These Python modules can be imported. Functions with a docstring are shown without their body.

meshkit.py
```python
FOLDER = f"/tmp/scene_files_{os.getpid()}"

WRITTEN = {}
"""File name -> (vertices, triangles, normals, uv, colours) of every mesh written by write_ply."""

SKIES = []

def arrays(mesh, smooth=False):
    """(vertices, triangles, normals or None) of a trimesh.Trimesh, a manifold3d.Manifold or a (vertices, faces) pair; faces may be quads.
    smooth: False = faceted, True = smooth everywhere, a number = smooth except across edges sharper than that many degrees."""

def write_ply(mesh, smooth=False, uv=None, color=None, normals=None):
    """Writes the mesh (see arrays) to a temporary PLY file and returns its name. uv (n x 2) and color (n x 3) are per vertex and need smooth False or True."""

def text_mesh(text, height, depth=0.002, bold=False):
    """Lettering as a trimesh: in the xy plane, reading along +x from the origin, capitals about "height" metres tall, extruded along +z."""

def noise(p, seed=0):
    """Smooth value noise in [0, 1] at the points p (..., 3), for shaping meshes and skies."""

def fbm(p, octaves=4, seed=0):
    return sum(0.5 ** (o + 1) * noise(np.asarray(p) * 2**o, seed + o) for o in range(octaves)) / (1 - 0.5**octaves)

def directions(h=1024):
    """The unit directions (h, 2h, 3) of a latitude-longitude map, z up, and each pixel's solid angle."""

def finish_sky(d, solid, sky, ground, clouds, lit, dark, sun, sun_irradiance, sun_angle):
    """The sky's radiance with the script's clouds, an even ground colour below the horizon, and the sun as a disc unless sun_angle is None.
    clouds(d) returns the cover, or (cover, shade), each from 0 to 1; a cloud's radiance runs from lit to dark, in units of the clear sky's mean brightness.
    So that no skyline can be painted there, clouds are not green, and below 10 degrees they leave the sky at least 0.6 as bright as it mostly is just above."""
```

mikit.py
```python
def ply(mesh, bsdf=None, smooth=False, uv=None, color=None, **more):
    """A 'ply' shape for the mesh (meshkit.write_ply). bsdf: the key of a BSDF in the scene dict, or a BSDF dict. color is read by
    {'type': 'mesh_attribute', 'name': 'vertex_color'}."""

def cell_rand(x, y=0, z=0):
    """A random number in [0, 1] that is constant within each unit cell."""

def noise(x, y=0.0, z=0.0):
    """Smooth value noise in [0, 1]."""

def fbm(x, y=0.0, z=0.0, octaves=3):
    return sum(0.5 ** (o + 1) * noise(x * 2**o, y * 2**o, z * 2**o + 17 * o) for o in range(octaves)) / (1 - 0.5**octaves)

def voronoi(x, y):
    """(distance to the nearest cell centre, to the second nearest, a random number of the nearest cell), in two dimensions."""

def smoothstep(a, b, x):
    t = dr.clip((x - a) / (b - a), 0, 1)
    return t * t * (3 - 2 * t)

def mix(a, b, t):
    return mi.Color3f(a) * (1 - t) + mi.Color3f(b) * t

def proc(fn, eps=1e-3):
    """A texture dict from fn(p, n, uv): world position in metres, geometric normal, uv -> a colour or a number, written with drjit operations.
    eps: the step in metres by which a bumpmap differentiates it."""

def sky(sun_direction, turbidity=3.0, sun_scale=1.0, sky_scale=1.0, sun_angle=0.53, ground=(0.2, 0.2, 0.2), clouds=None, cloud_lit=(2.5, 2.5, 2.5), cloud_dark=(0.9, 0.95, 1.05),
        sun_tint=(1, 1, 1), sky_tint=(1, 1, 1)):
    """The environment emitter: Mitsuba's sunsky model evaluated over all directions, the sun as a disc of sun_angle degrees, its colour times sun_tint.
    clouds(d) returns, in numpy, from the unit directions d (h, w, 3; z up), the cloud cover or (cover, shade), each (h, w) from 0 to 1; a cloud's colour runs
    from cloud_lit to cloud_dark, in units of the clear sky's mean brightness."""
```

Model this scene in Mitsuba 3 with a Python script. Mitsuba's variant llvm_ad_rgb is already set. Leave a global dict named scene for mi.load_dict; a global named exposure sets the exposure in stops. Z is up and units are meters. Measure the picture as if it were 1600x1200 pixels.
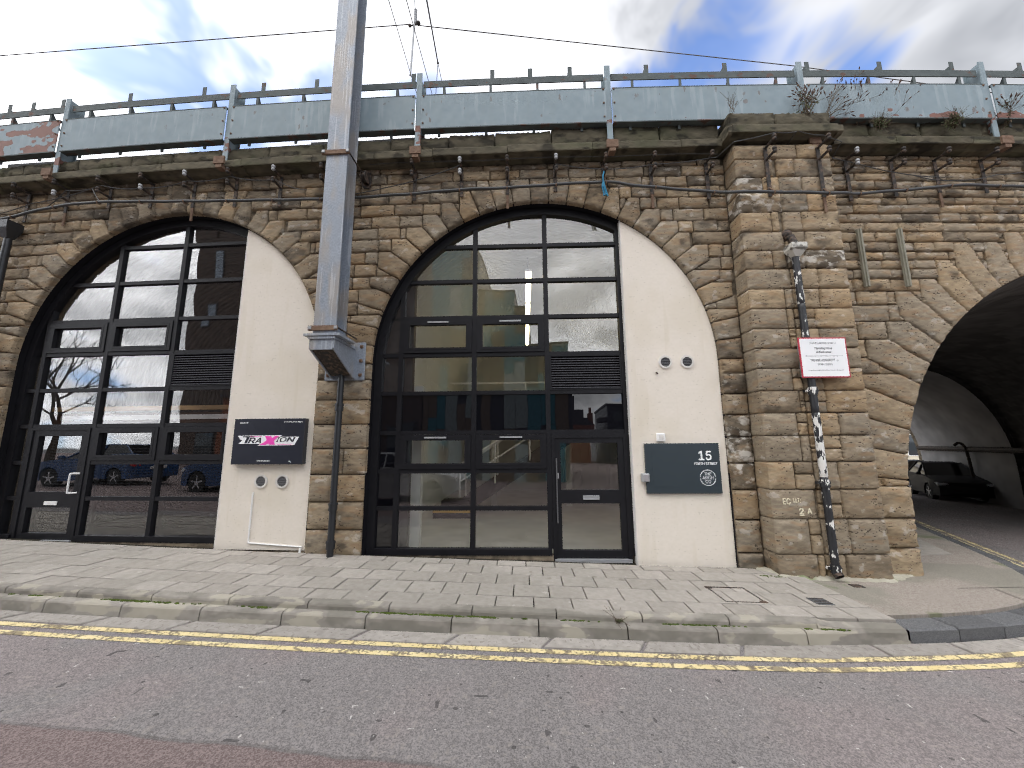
import math, random
import numpy as np, trimesh
import shapely
from shapely.geometry import Polygon, box as sbox, LineString, Point
from shapely import affinity
from shapely.ops import unary_union
from scipy.spatial import Delaunay
import manifold3d as m3
import drjit as dr
import mitsuba as mi
import mikit, meshkit
from mikit import noise, fbm, smoothstep, mix, cell_rand, voronoi

rng = np.random.default_rng(7)
random.seed(7)
scene, labels = {}, {}
PI = math.pi

# ------------------------------------------------------------------ camera, sky, exposure
PITCH, ROLL = 0.156779, -0.0066077
fwd = np.array([0, math.cos(PITCH), math.sin(PITCH)])
upv = np.array([-math.sin(ROLL), -math.sin(PITCH) * math.cos(ROLL), math.cos(PITCH) * math.cos(ROLL)])
EYE = np.array([0, 0, 1.6])
scene['camera'] = {'type': 'perspective', 'fov': 2 * math.degrees(math.atan(800 / 600.03)), 'fov_axis': 'x', 'near_clip': 0.05, 'far_clip': 2000.0,
                   'to_world': mi.ScalarTransform4f().look_at(origin=EYE.tolist(), target=(EYE + fwd).tolist(), up=upv.tolist())}
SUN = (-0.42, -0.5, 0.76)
exposure = 0.85


def sky_clouds(d):
    x, y, z = d[..., 0], d[..., 1], np.maximum(d[..., 2], 0.02)
    q = np.stack([x / (z + 0.35), y / (z + 0.35), np.zeros_like(x)], -1)
    wp = np.stack([meshkit.fbm(q * 3.0 + [5.1, 0.7, 2.5], 3, seed=31), meshkit.fbm(q * 3.0 + [1.1, 8.7, 4.5], 3, seed=37), np.zeros_like(x)], -1) - 0.5
    a = meshkit.fbm((q + 0.35 * wp) * 2.6 + [3.1, 7.7, 0.5], 7, seed=3)
    w = meshkit.fbm(q * 1.1 + [9.3, 1.7, 0.5], 3, seed=11)
    b = meshkit.fbm((q + 0.25 * wp) * 5.0 + [1.3, 4.7, 0.5], 6, seed=21)
    e = meshkit.fbm((q + 0.3 * wp) * 8.5 + [2.3, 6.1, 0.5], 5, seed=41)
    v = 0.52 * a + 0.24 * w + 0.24 * e
    gap = np.zeros_like(x)
    for gx, gy, gz_, s_, k in [(0.34, 0.55, 0.70, 0.12, 0.40), (0.26, 0.68, 0.66, 0.09, 0.32), (0.60, 0.58, 0.66, 0.07, 0.34), (0.46, 0.70, 0.58, 0.07, 0.24), (-0.5, 0.56, 0.60, 0.14, 0.20), (-0.33, 0.55, 0.58, 0.07, 0.16), (-0.15, 0.62, 0.72, 0.09, 0.10), (0.3, -0.5, 0.7, 0.2, 0.14)]:
        g = np.array([gx, gy, gz_]) / np.linalg.norm([gx, gy, gz_])
        gap += k * np.exp(-((d - g) ** 2).sum(-1) / (s_ * s_))
    c = np.clip((v - gap * 0.75 + (0.6 * e + 0.4 * b - 0.5) * (0.35 + 2.4 * gap) - 0.27) / 0.19, 0, 1)
    c = c * c * (3 - 2 * c) * 0.72 + 0.26
    sh = np.clip((0.4 * b + 0.3 * a + 0.3 * e - 0.38) / 0.22, 0, 1)
    sun = np.array(SUN) / np.linalg.norm(SUN)
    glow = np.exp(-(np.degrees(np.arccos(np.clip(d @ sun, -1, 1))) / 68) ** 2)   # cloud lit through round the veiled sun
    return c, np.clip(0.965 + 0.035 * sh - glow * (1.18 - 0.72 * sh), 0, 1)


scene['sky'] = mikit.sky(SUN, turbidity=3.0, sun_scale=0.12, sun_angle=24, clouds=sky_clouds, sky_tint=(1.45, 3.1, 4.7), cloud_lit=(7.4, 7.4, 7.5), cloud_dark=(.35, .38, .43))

# ------------------------------------------------------------------ frames of reference
# the viaduct face bends gently in plan: y = 5.7 + A x + B x^2; h is the distance out from the face, z is height
A, B, SL = -0.0356486, 0.00343483, -0.0286388


def W(x, z, h):
    x, z, h = np.broadcast_arrays(np.asarray(x, float), np.asarray(z, float), np.asarray(h, float))
    m = A + 2 * B * x
    n = np.hypot(m, 1)
    return np.stack([x + h * m / n, 5.7 + A * x + B * x * x - h / n, z], -1)


def flat(cx):
    m = A + 2 * B * cx
    t = np.array([1, m, 0]) / math.hypot(1, m)
    n = np.array([m, -1, 0]) / math.hypot(1, m)
    o = W(cx, 0, 0)

    def M(x, z, h):
        x, z, h = np.broadcast_arrays(np.asarray(x, float), np.asarray(z, float), np.asarray(h, float))
        return o + (x - cx)[..., None] * t + h[..., None] * n + z[..., None] * np.array([0, 0, 1.0])
    return M


def gz(x):
    return SL * np.clip(x, -25, 25)


def G(x, q, dz):
    """ground point: x along the wall, q = -(distance out from the wall face), dz above the street plane"""
    p = W(x, 0, -np.asarray(q, float))
    p[..., 2] = gz(p[..., 0]) + dz
    return p


def GW(x, y, dz):
    x, y, dz = np.broadcast_arrays(np.asarray(x, float), np.asarray(y, float), np.asarray(dz, float))
    return np.stack([x, y, gz(x) + dz], -1)


ID = lambda x, y, z: np.stack(np.broadcast_arrays(np.asarray(x, float), np.asarray(y, float), np.asarray(z, float)), -1)
A1C, A2C = -5.66, 0.47
F1, F2 = flat(A1C), flat(A2C)


# ------------------------------------------------------------------ helpers
def num(base):
    if base not in used:
        used[base] = 0
        return base
    used[base] += 1
    return f'{base}_{used[base]:03d}'


used = {}


def add(base, mesh, bsdf, smooth=False, uv=None, **kw):
    key = num(base)
    if uv is not None:
        n = len(mesh[0]) if isinstance(mesh, tuple) else len(mesh.vertices)
        uv = np.tile(np.asarray(uv, float), (n, 1)) if np.ndim(uv) == 1 else uv
    scene[key] = mikit.ply(mesh, bsdf, smooth=smooth, uv=uv, **kw)
    return key


def thing(base, label, cat, group=None):
    key = num(base)
    labels[key] = {'label': label, 'category': cat}
    if group:
        labels[key]['group'] = group
    return key


def tag(key, label, cat, group=None):
    labels[key] = {'label': label, 'category': cat}
    if group:
        labels[key]['group'] = group
    return key


def struct(key, label=None):
    labels[key] = {'kind': 'structure'}
    if label:
        labels[key]['label'] = label
    return key


def stuff(key, label=None, cat=None):
    labels[key] = {'kind': 'stuff'}
    if label:
        labels[key]['label'] = label
    if cat:
        labels[key]['category'] = cat
    return key


cat = trimesh.util.concatenate


def TM(v, f):
    return trimesh.Trimesh(np.asarray(v, float), np.asarray(f, int), process=False)


def prism(poly, a, b, M):
    """polygon in the first two coordinates of M, from a to b in the third"""
    out = []
    for g in getattr(poly, 'geoms', [poly]):
        if g.geom_type != 'Polygon' or g.area < 1e-7:
            continue
        m = trimesh.creation.extrude_polygon(g, b - a, engine='earcut')
        v = np.asarray(m.vertices)
        out.append(TM(M(v[:, 0], v[:, 1], v[:, 2] + a), m.faces))
    return cat(out)


def wsweep(x0, x1, prof, M=W, step=0.5):
    """sweep a closed (h, z) profile along x"""
    n = max(1, int(math.ceil((x1 - x0) / step)))
    xs = np.linspace(x0, x1, n + 1)
    prof = np.asarray(prof, float)
    k = len(prof)
    V = np.concatenate([M(np.full(k, x), prof[:, 1], prof[:, 0]) for x in xs])
    F = []
    for i in range(n):
        for j in range(k):
            a, b = i * k + j, i * k + (j + 1) % k
            F += [[a, b, b + k], [a, b + k, a + k]]
    caps = trimesh.creation.triangulate_polygon(Polygon(prof), engine='earcut')
    cv, cf = caps
    base = len(V)
    V = np.concatenate([V, M(np.full(len(cv), x0), cv[:, 1], cv[:, 0]), M(np.full(len(cv), x1), cv[:, 1], cv[:, 0])])
    F += [[base + c for c in f[::-1]] for f in cf] + [[base + len(cv) + c for c in f] for f in cf]
    m = TM(V, F)
    if m.volume < 0:
        m.invert()
    return m


def wbox(x0, x1, z0, z1, h0, h1, M=W, bev=0.0, step=0.5):
    if bev:
        b = bev
        pr = [(h0, z0), (h1 - b, z0), (h1, z0 + b), (h1, z1 - b), (h1 - b, z1), (h0, z1)]
    else:
        pr = [(h0, z0), (h1, z0), (h1, z1), (h0, z1)]
    return wsweep(x0, x1, pr, M, step)


def box3(x0, x1, y0, y1, z0, z1):
    m = trimesh.creation.box((x1 - x0, y1 - y0, z1 - z0))
    m.apply_translation(((x0 + x1) / 2, (y0 + y1) / 2, (z0 + z1) / 2))
    return m


def rbox(x0, x1, y0, y1, z0, z1, r=0.01):
    b = m3.Manifold.hull_points(np.array([[sx, sy, sz] for sx in (x0, x1) for sy in (y0 + r, y1 - r) for sz in (z0 + r, z1 - r)] +
                                         [[sx, sy, sz] for sx in (x0 + r, x1 - r) for sy in (y0, y1) for sz in (z0 + r, z1 - r)] +
                                         [[sx, sy, sz] for sx in (x0 + r, x1 - r) for sy in (y0 + r, y1 - r) for sz in (z0, z1)]))
    m = b.to_mesh()
    return TM(m.vert_properties[:, :3], m.tri_verts)


def mapped(m, M):
    v = np.asarray(m.vertices)
    t = TM(M(v[:, 0], v[:, 1], v[:, 2]), m.faces)
    return t


def tube(pts, r, n=8, cap=True):
    pts = np.asarray(pts, float)
    k = len(pts)
    r = np.broadcast_to(np.asarray(r, float), (k,))
    t = np.gradient(pts, axis=0)
    t /= np.linalg.norm(t, axis=1, keepdims=True) + 1e-12
    ref = np.array([0, 0, 1.0]) if abs(t[0][2]) < 0.9 else np.array([1.0, 0, 0])
    V = []
    u = np.cross(t[0], ref)
    for i in range(k):
        u = u - t[i] * (u @ t[i])
        u /= np.linalg.norm(u) + 1e-12
        w = np.cross(t[i], u)
        a = np.arange(n) * 2 * PI / n
        V.append(pts[i] + r[i] * (np.cos(a)[:, None] * u + np.sin(a)[:, None] * w))
    V = np.concatenate(V)
    F = []
    for i in range(k - 1):
        for j in range(n):
            a, b = i * n + j, i * n + (j + 1) % n
            F += [[a, b, b + n], [a, b + n, a + n]]
    if cap:
        V = np.vstack([V, pts[0], pts[-1]])
        c0, c1 = len(V) - 2, len(V) - 1
        for j in range(n):
            F += [[c0, (j + 1) % n, j], [c1, (k - 1) * n + j, (k - 1) * n + (j + 1) % n]]
    return TM(V, F)


def spline(pts, n=12):
    """Catmull-Rom through the points"""
    p = np.asarray(pts, float)
    p = np.vstack([2 * p[0] - p[1], p, 2 * p[-1] - p[-2]])
    out = []
    for i in range(1, len(p) - 2):
        t = np.linspace(0, 1, n, endpoint=False)[:, None]
        out.append(0.5 * (2 * p[i] + (p[i + 1] - p[i - 1]) * t + (2 * p[i - 1] - 5 * p[i] + 4 * p[i + 1] - p[i + 2]) * t ** 2 + (3 * p[i] - p[i - 1] - 3 * p[i + 1] + p[i + 2]) * t ** 3))
    return np.vstack(out + [p[-2][None]])


def ring_pts(poly, s):
    c = np.asarray(poly.exterior.coords)[:-1]
    if not poly.exterior.is_ccw:
        c = c[::-1]
    out = []
    for a, b in zip(c, np.roll(c, -1, 0)):
        k = max(1, int(round(np.linalg.norm(b - a) / s)))
        out.append(a + (b - a) * (np.arange(k) / k)[:, None])
    return np.vstack(out)


def mesh2d(poly, s, jit=0.25, rim=0.0):
    """triangulated polygon (no holes): points, triangles, number of ring points (first)"""
    if poly.is_empty or poly.area < 1e-4:
        return None
    ring = ring_pts(poly, s)
    extra = None
    if rim:
        inner = poly.buffer(-rim)
        if inner.geom_type == 'Polygon' and not inner.is_empty:
            extra = ring_pts(inner, s * 1.1)
    x0, y0, x1, y1 = poly.bounds
    gx, gy = np.meshgrid(np.arange(x0 + s / 2, x1, s), np.arange(y0 + s / 2, y1, s))
    g = np.stack([gx.ravel(), gy.ravel()], 1)
    g += rng.uniform(-jit, jit, g.shape) * s
    if len(g):
        pts = shapely.points(g)
        ok = shapely.contains(poly, pts)
        d = shapely.distance(pts, poly.exterior)
        g = g[ok & (d > 0.4 * s + rim)]
    P = np.vstack([ring] + ([extra] if extra is not None else []) + ([g] if len(g) else []))
    try:
        tri = Delaunay(P).simplices
    except Exception:
        return None
    cen = P[tri].mean(1)
    ok = shapely.contains(poly.buffer(1e-6), shapely.points(cen))
    tri = tri[ok]
    a = P[tri]
    ar = (a[:, 1, 0] - a[:, 0, 0]) * (a[:, 2, 1] - a[:, 0, 1]) - (a[:, 1, 1] - a[:, 0, 1]) * (a[:, 2, 0] - a[:, 0, 0])
    tri[ar < 0] = tri[ar < 0][:, ::-1]
    tri = tri[np.abs(ar) > 1e-9]
    return P, tri, len(ring)


def stone_mesh(poly, h0, M, bulge=0.03, rough=0.034, back=-0.07, s=0.05, edge=0.012, seed=0, margin=0.0):
    """a rock-faced block: (vertices, faces) and the number of vertices; smooth front, separate sides"""
    r = mesh2d(poly, s, rim=.012)
    if r is None or len(r[1]) < 2:
        return None
    P, tri, k = r
    d = shapely.distance(shapely.points(P), poly.exterior)
    d[:k] = 0
    e = np.clip((d - margin) / edge, 0, 1)
    e = 1 - (1 - e) ** 2
    q = np.stack([P[:, 0], P[:, 1], np.full(len(P), seed * 1.37)], 1)
    f1 = meshkit.fbm(q * [3.2, 5.5, 1], 3, seed=5) - 0.5
    f2 = np.abs(meshkit.fbm(q * [7, 12, 1], 3, seed=9) - 0.5)
    f3 = meshkit.fbm(q * [13, 22, 1], 2, seed=15) - 0.5
    cr = .55 + .45 * np.clip(d / .09, 0, 1)
    h = h0 + bulge * (.55 * e + .45 * np.clip(d / .12, 0, 1)) + e * cr * rough * (2.0 * f1 - 2.4 * f2 + 1.0 * f3 + 0.25) + rng.normal(0, 0.0012, len(P))
    h[:k] = h0 - 0.014 + rng.uniform(-0.003, 0.003, k)
    V = M(P[:, 0], P[:, 1], h)
    ring = P[:k]
    S0 = V[:k]
    S1 = M(ring[:, 0], ring[:, 1], np.full(k, back))
    V2 = np.concatenate([V, S0, S1])
    n = len(P)
    F = [tri]
    j = np.arange(k)
    jn = (j + 1) % k
    F.append(np.stack([n + k + j, n + k + jn, n + jn], 1))
    F.append(np.stack([n + k + j, n + jn, n + j], 1))
    return V2, np.vstack(F)


def round_poly(p, j, r=0.015):
    q = p.buffer(-j - r).buffer(r, quad_segs=2)
    if q.geom_type == 'MultiPolygon':
        q = max(q.geoms, key=lambda g: g.area)
    return q


def inset(c, b):
    """inset of a convex counter-clockwise ring"""
    c = np.asarray(c, float)
    n = len(c)
    out = []
    for i in range(n):
        p0, p1, p2 = c[i - 1], c[i], c[(i + 1) % n]
        d1, d2 = (p1 - p0) / np.linalg.norm(p1 - p0), (p2 - p1) / np.linalg.norm(p2 - p1)
        n1, n2 = np.array([-d1[1], d1[0]]), np.array([-d2[1], d2[0]])
        out.append(p1 + b * (n1 + n2) / max(1 + n1 @ n2, 0.3))
    return np.array(out)


def slab(ring, z0, z1, M, bev=0.006, tilt=0.0):
    c = np.asarray(ring, float)
    if np.sum(c[:, 0] * np.roll(c[:, 1], -1) - np.roll(c[:, 0], -1) * c[:, 1]) < 0:
        c = c[::-1]
    n = len(c)
    i = inset(c, bev)
    dz = rng.uniform(-tilt, tilt, n)
    V = np.concatenate([M(c[:, 0], c[:, 1], np.full(n, z0)), M(c[:, 0], c[:, 1], z1 - bev + dz), M(i[:, 0], i[:, 1], z1 + dz)])
    F = []
    for k in range(2):
        for j in range(n):
            a, b = k * n + j, k * n + (j + 1) % n
            F += [[a, b, b + n], [a, b + n, a + n]]
    F += [[2 * n, 2 * n + j, 2 * n + j + 1] for j in range(1, n - 1)]
    return TM(V, F)


def arc(cx, cz, r, a0, a1, n=40):
    a = np.linspace(a0, a1, n)
    return np.stack([cx + r * np.cos(a), cz + r * np.sin(a)], 1)


def text(s, width, height, M, x0, z0, h0, depth=0.002, bold=False, shear=0.0):
    """lettering fitted to width (None = natural) x cap height at (x0, z0)"""
    m = meshkit.text_mesh(s, height, depth, bold)
    v = np.array(m.vertices)
    v[:, 0] -= v[:, 0].min()
    w = v[:, 0].max()
    if width:
        v[:, 0] *= width / w
    v[:, 0] += shear * v[:, 1]
    return TM(M(x0 + v[:, 0], z0 + v[:, 1], h0 + v[:, 2]), m.faces)


def sphere(c, r, sub=1):
    m = trimesh.creation.icosphere(subdivisions=sub, radius=r)
    m.apply_translation(c)
    return m


def cylz(c, r, h, n=24):
    m = trimesh.creation.cylinder(radius=r, height=h, sections=n)
    m.apply_translation(c)
    return m


# ------------------------------------------------------------------ materials
def two(b):
    return {'type': 'twosided', 'bsdf': b}


def pr(color, rough=0.6, metallic=0.0, spec=0.5, **k):
    c = color if isinstance(color, dict) else {'type': 'rgb', 'value': list(color)}
    return {'type': 'principled', 'base_color': c, 'roughness': rough, 'metallic': metallic, 'specular': spec, **k}


def bump(b, fn, eps=0.002, scale=1.0):
    return {'type': 'bumpmap', 'arbitrary': {**mikit.proc(fn, eps)}, 'bsdf': b, 'scale': scale}


def C(*v):
    return mi.Color3f(*v)


def stone_color(p, n, uv):
    t, s = uv.x, uv.y
    f = fbm(p.x * 16, p.y * 16, p.z * 34, 3)
    g = fbm(p.x * 3.1 + 7, p.y * 3.1, p.z * 7.5, 3)
    base = mix(C(.13, .108, .082), C(.30, .232, .152), smoothstep(.05, .7, t))
    base = mix(base, C(.365, .28, .18), smoothstep(.55, .95, t))
    base = mix(base, C(.46, .30, .16), smoothstep(.9, .95, t) * .7)
    r = t * 91.7 - dr.floor(t * 91.7)
    base = mix(base, C(.25, .215, .165), smoothstep(.62, .7, r) * .75)
    base = mix(base, C(.38, .255, .135), smoothstep(.16, .10, r) * .4)
    base = mix(base, C(.30, .24, .17), smoothstep(.35, .65, g) * .5)
    base = base * (.62 + .76 * f)
    iron = smoothstep(.57, .68, fbm(p.x * 5 + 3, p.y * 5, p.z * 16 + 5, 2))
    base = mix(base, C(.31, .185, .09), iron * .35)
    sk = smoothstep(.74, .52, s)
    st = dr.minimum(s, 1.0)
    soot = smoothstep(.72 - st * .42, .95 - st * .36, fbm(p.x * 4.1, p.y * 4.1 + 9, p.z * 5.3, 4))
    base = mix(base, C(.05, .043, .035), soot * .72)
    pit = smoothstep(.735, .79, noise(p.x * 38, p.y * 38, p.z * 55)) * smoothstep(.45, .6, fbm(p.x * 6, p.y * 6 + 4, p.z * 6, 2))
    base = mix(base, C(.035, .028, .02), pit * .8)
    white = smoothstep(1.5, 2.0, s) * smoothstep(.5, .66, fbm(p.x * 9, p.y * 9, p.z * 11 + 3, 4))
    bloom = smoothstep(.64, .74, fbm(p.x * 8 + 2, p.y * 8, p.z * 10, 4)) * .3
    return mix(base, C(.66, .63, .57), dr.maximum(white * .85, bloom))


def stone_bump(p, n, uv):
    return .012 * fbm(p.x * 26, p.y * 26, p.z * 38, 3) + .006 * noise(p.x * 85, p.y * 85, p.z * 105)


scene['m_stone'] = bump(pr(mikit.proc(stone_color), .88, spec=.25), stone_bump, .004)


def mortar_color(p, n, uv):
    f = fbm(p.x * 12, p.y * 12, p.z * 12, 3)
    return mix(C(.11, .092, .068), C(.27, .22, .16), smoothstep(.3, .75, f))


scene['m_mortar'] = two(pr(mikit.proc(mortar_color), .95, spec=.1))


def cornice_color(p, n, uv):
    f = fbm(p.x * 9, p.y * 9, p.z * 14, 3)
    g = fbm(p.x * 2.3, p.y * 2.3, p.z * 3 + 2, 3)
    c = mix(C(.10, .092, .068), C(.19, .165, .115), f)
    c = mix(c, C(.10, .11, .06), smoothstep(.5, .7, g) * .45)
    c = mix(c, C(.03, .028, .023), smoothstep(.52, .7, fbm(p.x * 5 + 8, p.y * 5, p.z * 9, 4)) * .75)
    return c * (.36 + .42 * uv.x + .3 * f)


scene['m_cornice'] = bump(pr(mikit.proc(cornice_color), .9, spec=.2), stone_bump, .004, .7)


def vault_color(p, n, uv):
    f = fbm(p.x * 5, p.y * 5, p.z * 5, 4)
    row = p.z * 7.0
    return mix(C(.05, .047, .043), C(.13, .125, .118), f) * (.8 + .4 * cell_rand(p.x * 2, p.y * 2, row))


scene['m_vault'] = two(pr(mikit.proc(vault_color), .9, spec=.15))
scene['m_vault_far_lit'] = two(pr(mikit.proc(lambda p, n, uv: mix(C(.20, .195, .188), C(.46, .45, .435), fbm(p.x * 1.5, p.y * 1.5, p.z * 1.5, 4))), .85, spec=.2))  # far vault: light from the open far end is put into this paler colour


def slab_color(p, n, uv):
    f = fbm(p.x * 22, p.y * 22, 0, 3)
    g = fbm(p.x * 1.6, p.y * 1.6, 3, 3)
    c = mix(C(.275, .252, .222), C(.335, .309, .275), uv.x)
    c = mix(c, C(.25, .235, .205), smoothstep(.42, .7, g) * .45)
    c = c * (.85 + .3 * f)
    spot = smoothstep(.8, .84, noise(p.x * 17, p.y * 17, 1.5))
    c = mix(c, C(.5, .47, .42), spot * .35)
    dark = smoothstep(.80, .85, noise(p.x * 9 + 40, p.y * 9, 7.5))
    return mix(c, C(.14, .13, .105), dark * .45)


scene['m_slab'] = bump(pr(mikit.proc(slab_color), .85, spec=.25), lambda p, n, uv: .003 * noise(p.x * 120, p.y * 120, p.z * 120) + .004 * fbm(p.x * 14, p.y * 14, p.z * 14, 2), .003)


def kerb_color(p, n, uv):
    f = fbm(p.x * 13, p.y * 13, p.z * 13, 3)
    g = fbm(p.x * 3.5 + 20, p.y * 3.5, p.z * 6, 4)
    c = mix(C(.215, .198, .174), C(.29, .268, .236), uv.x) * (.75 + .5 * f)
    c = mix(c, C(.42, .39, .31), smoothstep(.56, .61, g) * .55)
    return mix(c, C(.145, .138, .112), smoothstep(.5, .38, g) * .5)


scene['m_kerb'] = bump(pr(mikit.proc(kerb_color), .85, spec=.25), lambda p, n, uv: .004 * fbm(p.x * 30, p.y * 30, p.z * 30, 3), .003)


def granite_color(p, n, uv):
    f = noise(p.x * 130, p.y * 130, p.z * 130)
    return mix(C(.055, .058, .062), C(.15, .15, .152), f) * (.8 + .4 * uv.x)


scene['m_granite'] = bump(pr(mikit.proc(granite_color), .7, spec=.4), lambda p, n, uv: .008 * fbm(p.x * 18, p.y * 18, p.z * 18, 3), .003)


def road_color(p, n, uv):
    a = noise(p.x * 190, p.y * 190, 0)
    b = noise(p.x * 105 + 30, p.y * 105, 2)
    v = .5 * a + .5 * b
    g = fbm(p.x * .9, p.y * .9, 4, 4)
    c = mix(C(.135, .124, .121), C(.265, .245, .24), smoothstep(.15, .88, v))
    c = mix(c, c * C(1.03, .98, .98), smoothstep(.45, .6, g))
    c = c * (.86 + .3 * g)
    worn = smoothstep(.78, .86, noise(p.x * 33, p.y * 33, 9))
    c = mix(c, C(.30, .27, .24), worn * .3)
    gum = smoothstep(.93, .945, noise(p.x * 15 + 11, p.y * 15, 6))
    c = mix(c, C(.045, .042, .042), gum * .7)
    fleck = smoothstep(.965, .97, noise(p.x * 30 + 3, p.y * 30, 12))
    c = mix(c, C(.6, .58, .55), fleck * .7)
    # an older reddish lane surface starts along a joint parallel to the kerb
    e = p.y + .10 * p.x + .08 * fbm(p.x * 2, p.y * 2, 0, 3)
    red = smoothstep(2.43, 2.41, e)
    c = mix(c, mix(C(.125, .094, .09), C(.235, .185, .176), smoothstep(.2, .85, v)), red)
    joint = smoothstep(.02, .008, dr.abs(e - 2.43))
    return mix(c, C(.07, .062, .06), joint * .4)


scene['m_road'] = bump(pr(mikit.proc(road_color), .8, spec=.3), lambda p, n, uv: .004 * noise(p.x * 190, p.y * 190, 0) + .003 * noise(p.x * 105 + 30, p.y * 105, 2), .003)


def tarmac_color(p, n, uv):
    a = noise(p.x * 85, p.y * 85, 0)
    g = fbm(p.x * 1.4, p.y * 1.4, 8, 4)
    c = mix(C(.21, .183, .16), C(.315, .28, .245), a)
    c = mix(c, C(.19, .185, .15), smoothstep(.48, .62, g) * .6)
    moss = smoothstep(.5, .62, fbm(p.x * 5, p.y * 5 + 3, 1, 3)) * smoothstep(.62, .7, fbm(p.x * 1.3 + 2.2, p.y * 1.3, 5, 2))
    return mix(c, C(.13, .15, .07), moss * .6)


scene['m_tarmac'] = bump(pr(mikit.proc(tarmac_color), .85, spec=.25), lambda p, n, uv: .003 * noise(p.x * 85, p.y * 85, 0), .003)


def yellow_color(p, n, uv):
    v = noise(p.x * 60, p.y * 60, 0)
    g = fbm(p.x * 7, p.y * 7, 2, 3)
    crack = smoothstep(.09, .03, dr.abs(noise(p.x * 11 + 9 + 4 * g, p.y * 2.2, 4) - .5))
    c = mix(C(.60, .48, .22), C(.71, .61, .36), g)
    w = smoothstep(.57, .78, .55 * v + .5 * fbm(p.x * 5, p.y * 14, 7, 3) + .04)
    c = mix(c, C(.17, .14, .11), w * .85)
    return mix(c, C(.14, .115, .09), crack * .75)


scene['m_yellow'] = pr(mikit.proc(yellow_color), .75, spec=.3)


def gutter_color(p, n, uv):
    f = fbm(p.x * 24, p.y * 24, 0, 3)
    c = mix(C(.26, .24, .217), C(.335, .31, .28), uv.x) * (.8 + .4 * f)
    hole = smoothstep(.78, .82, noise(p.x * 40, p.y * 40, 3))
    return mix(c, C(.10, .09, .08), hole * .35)


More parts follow.
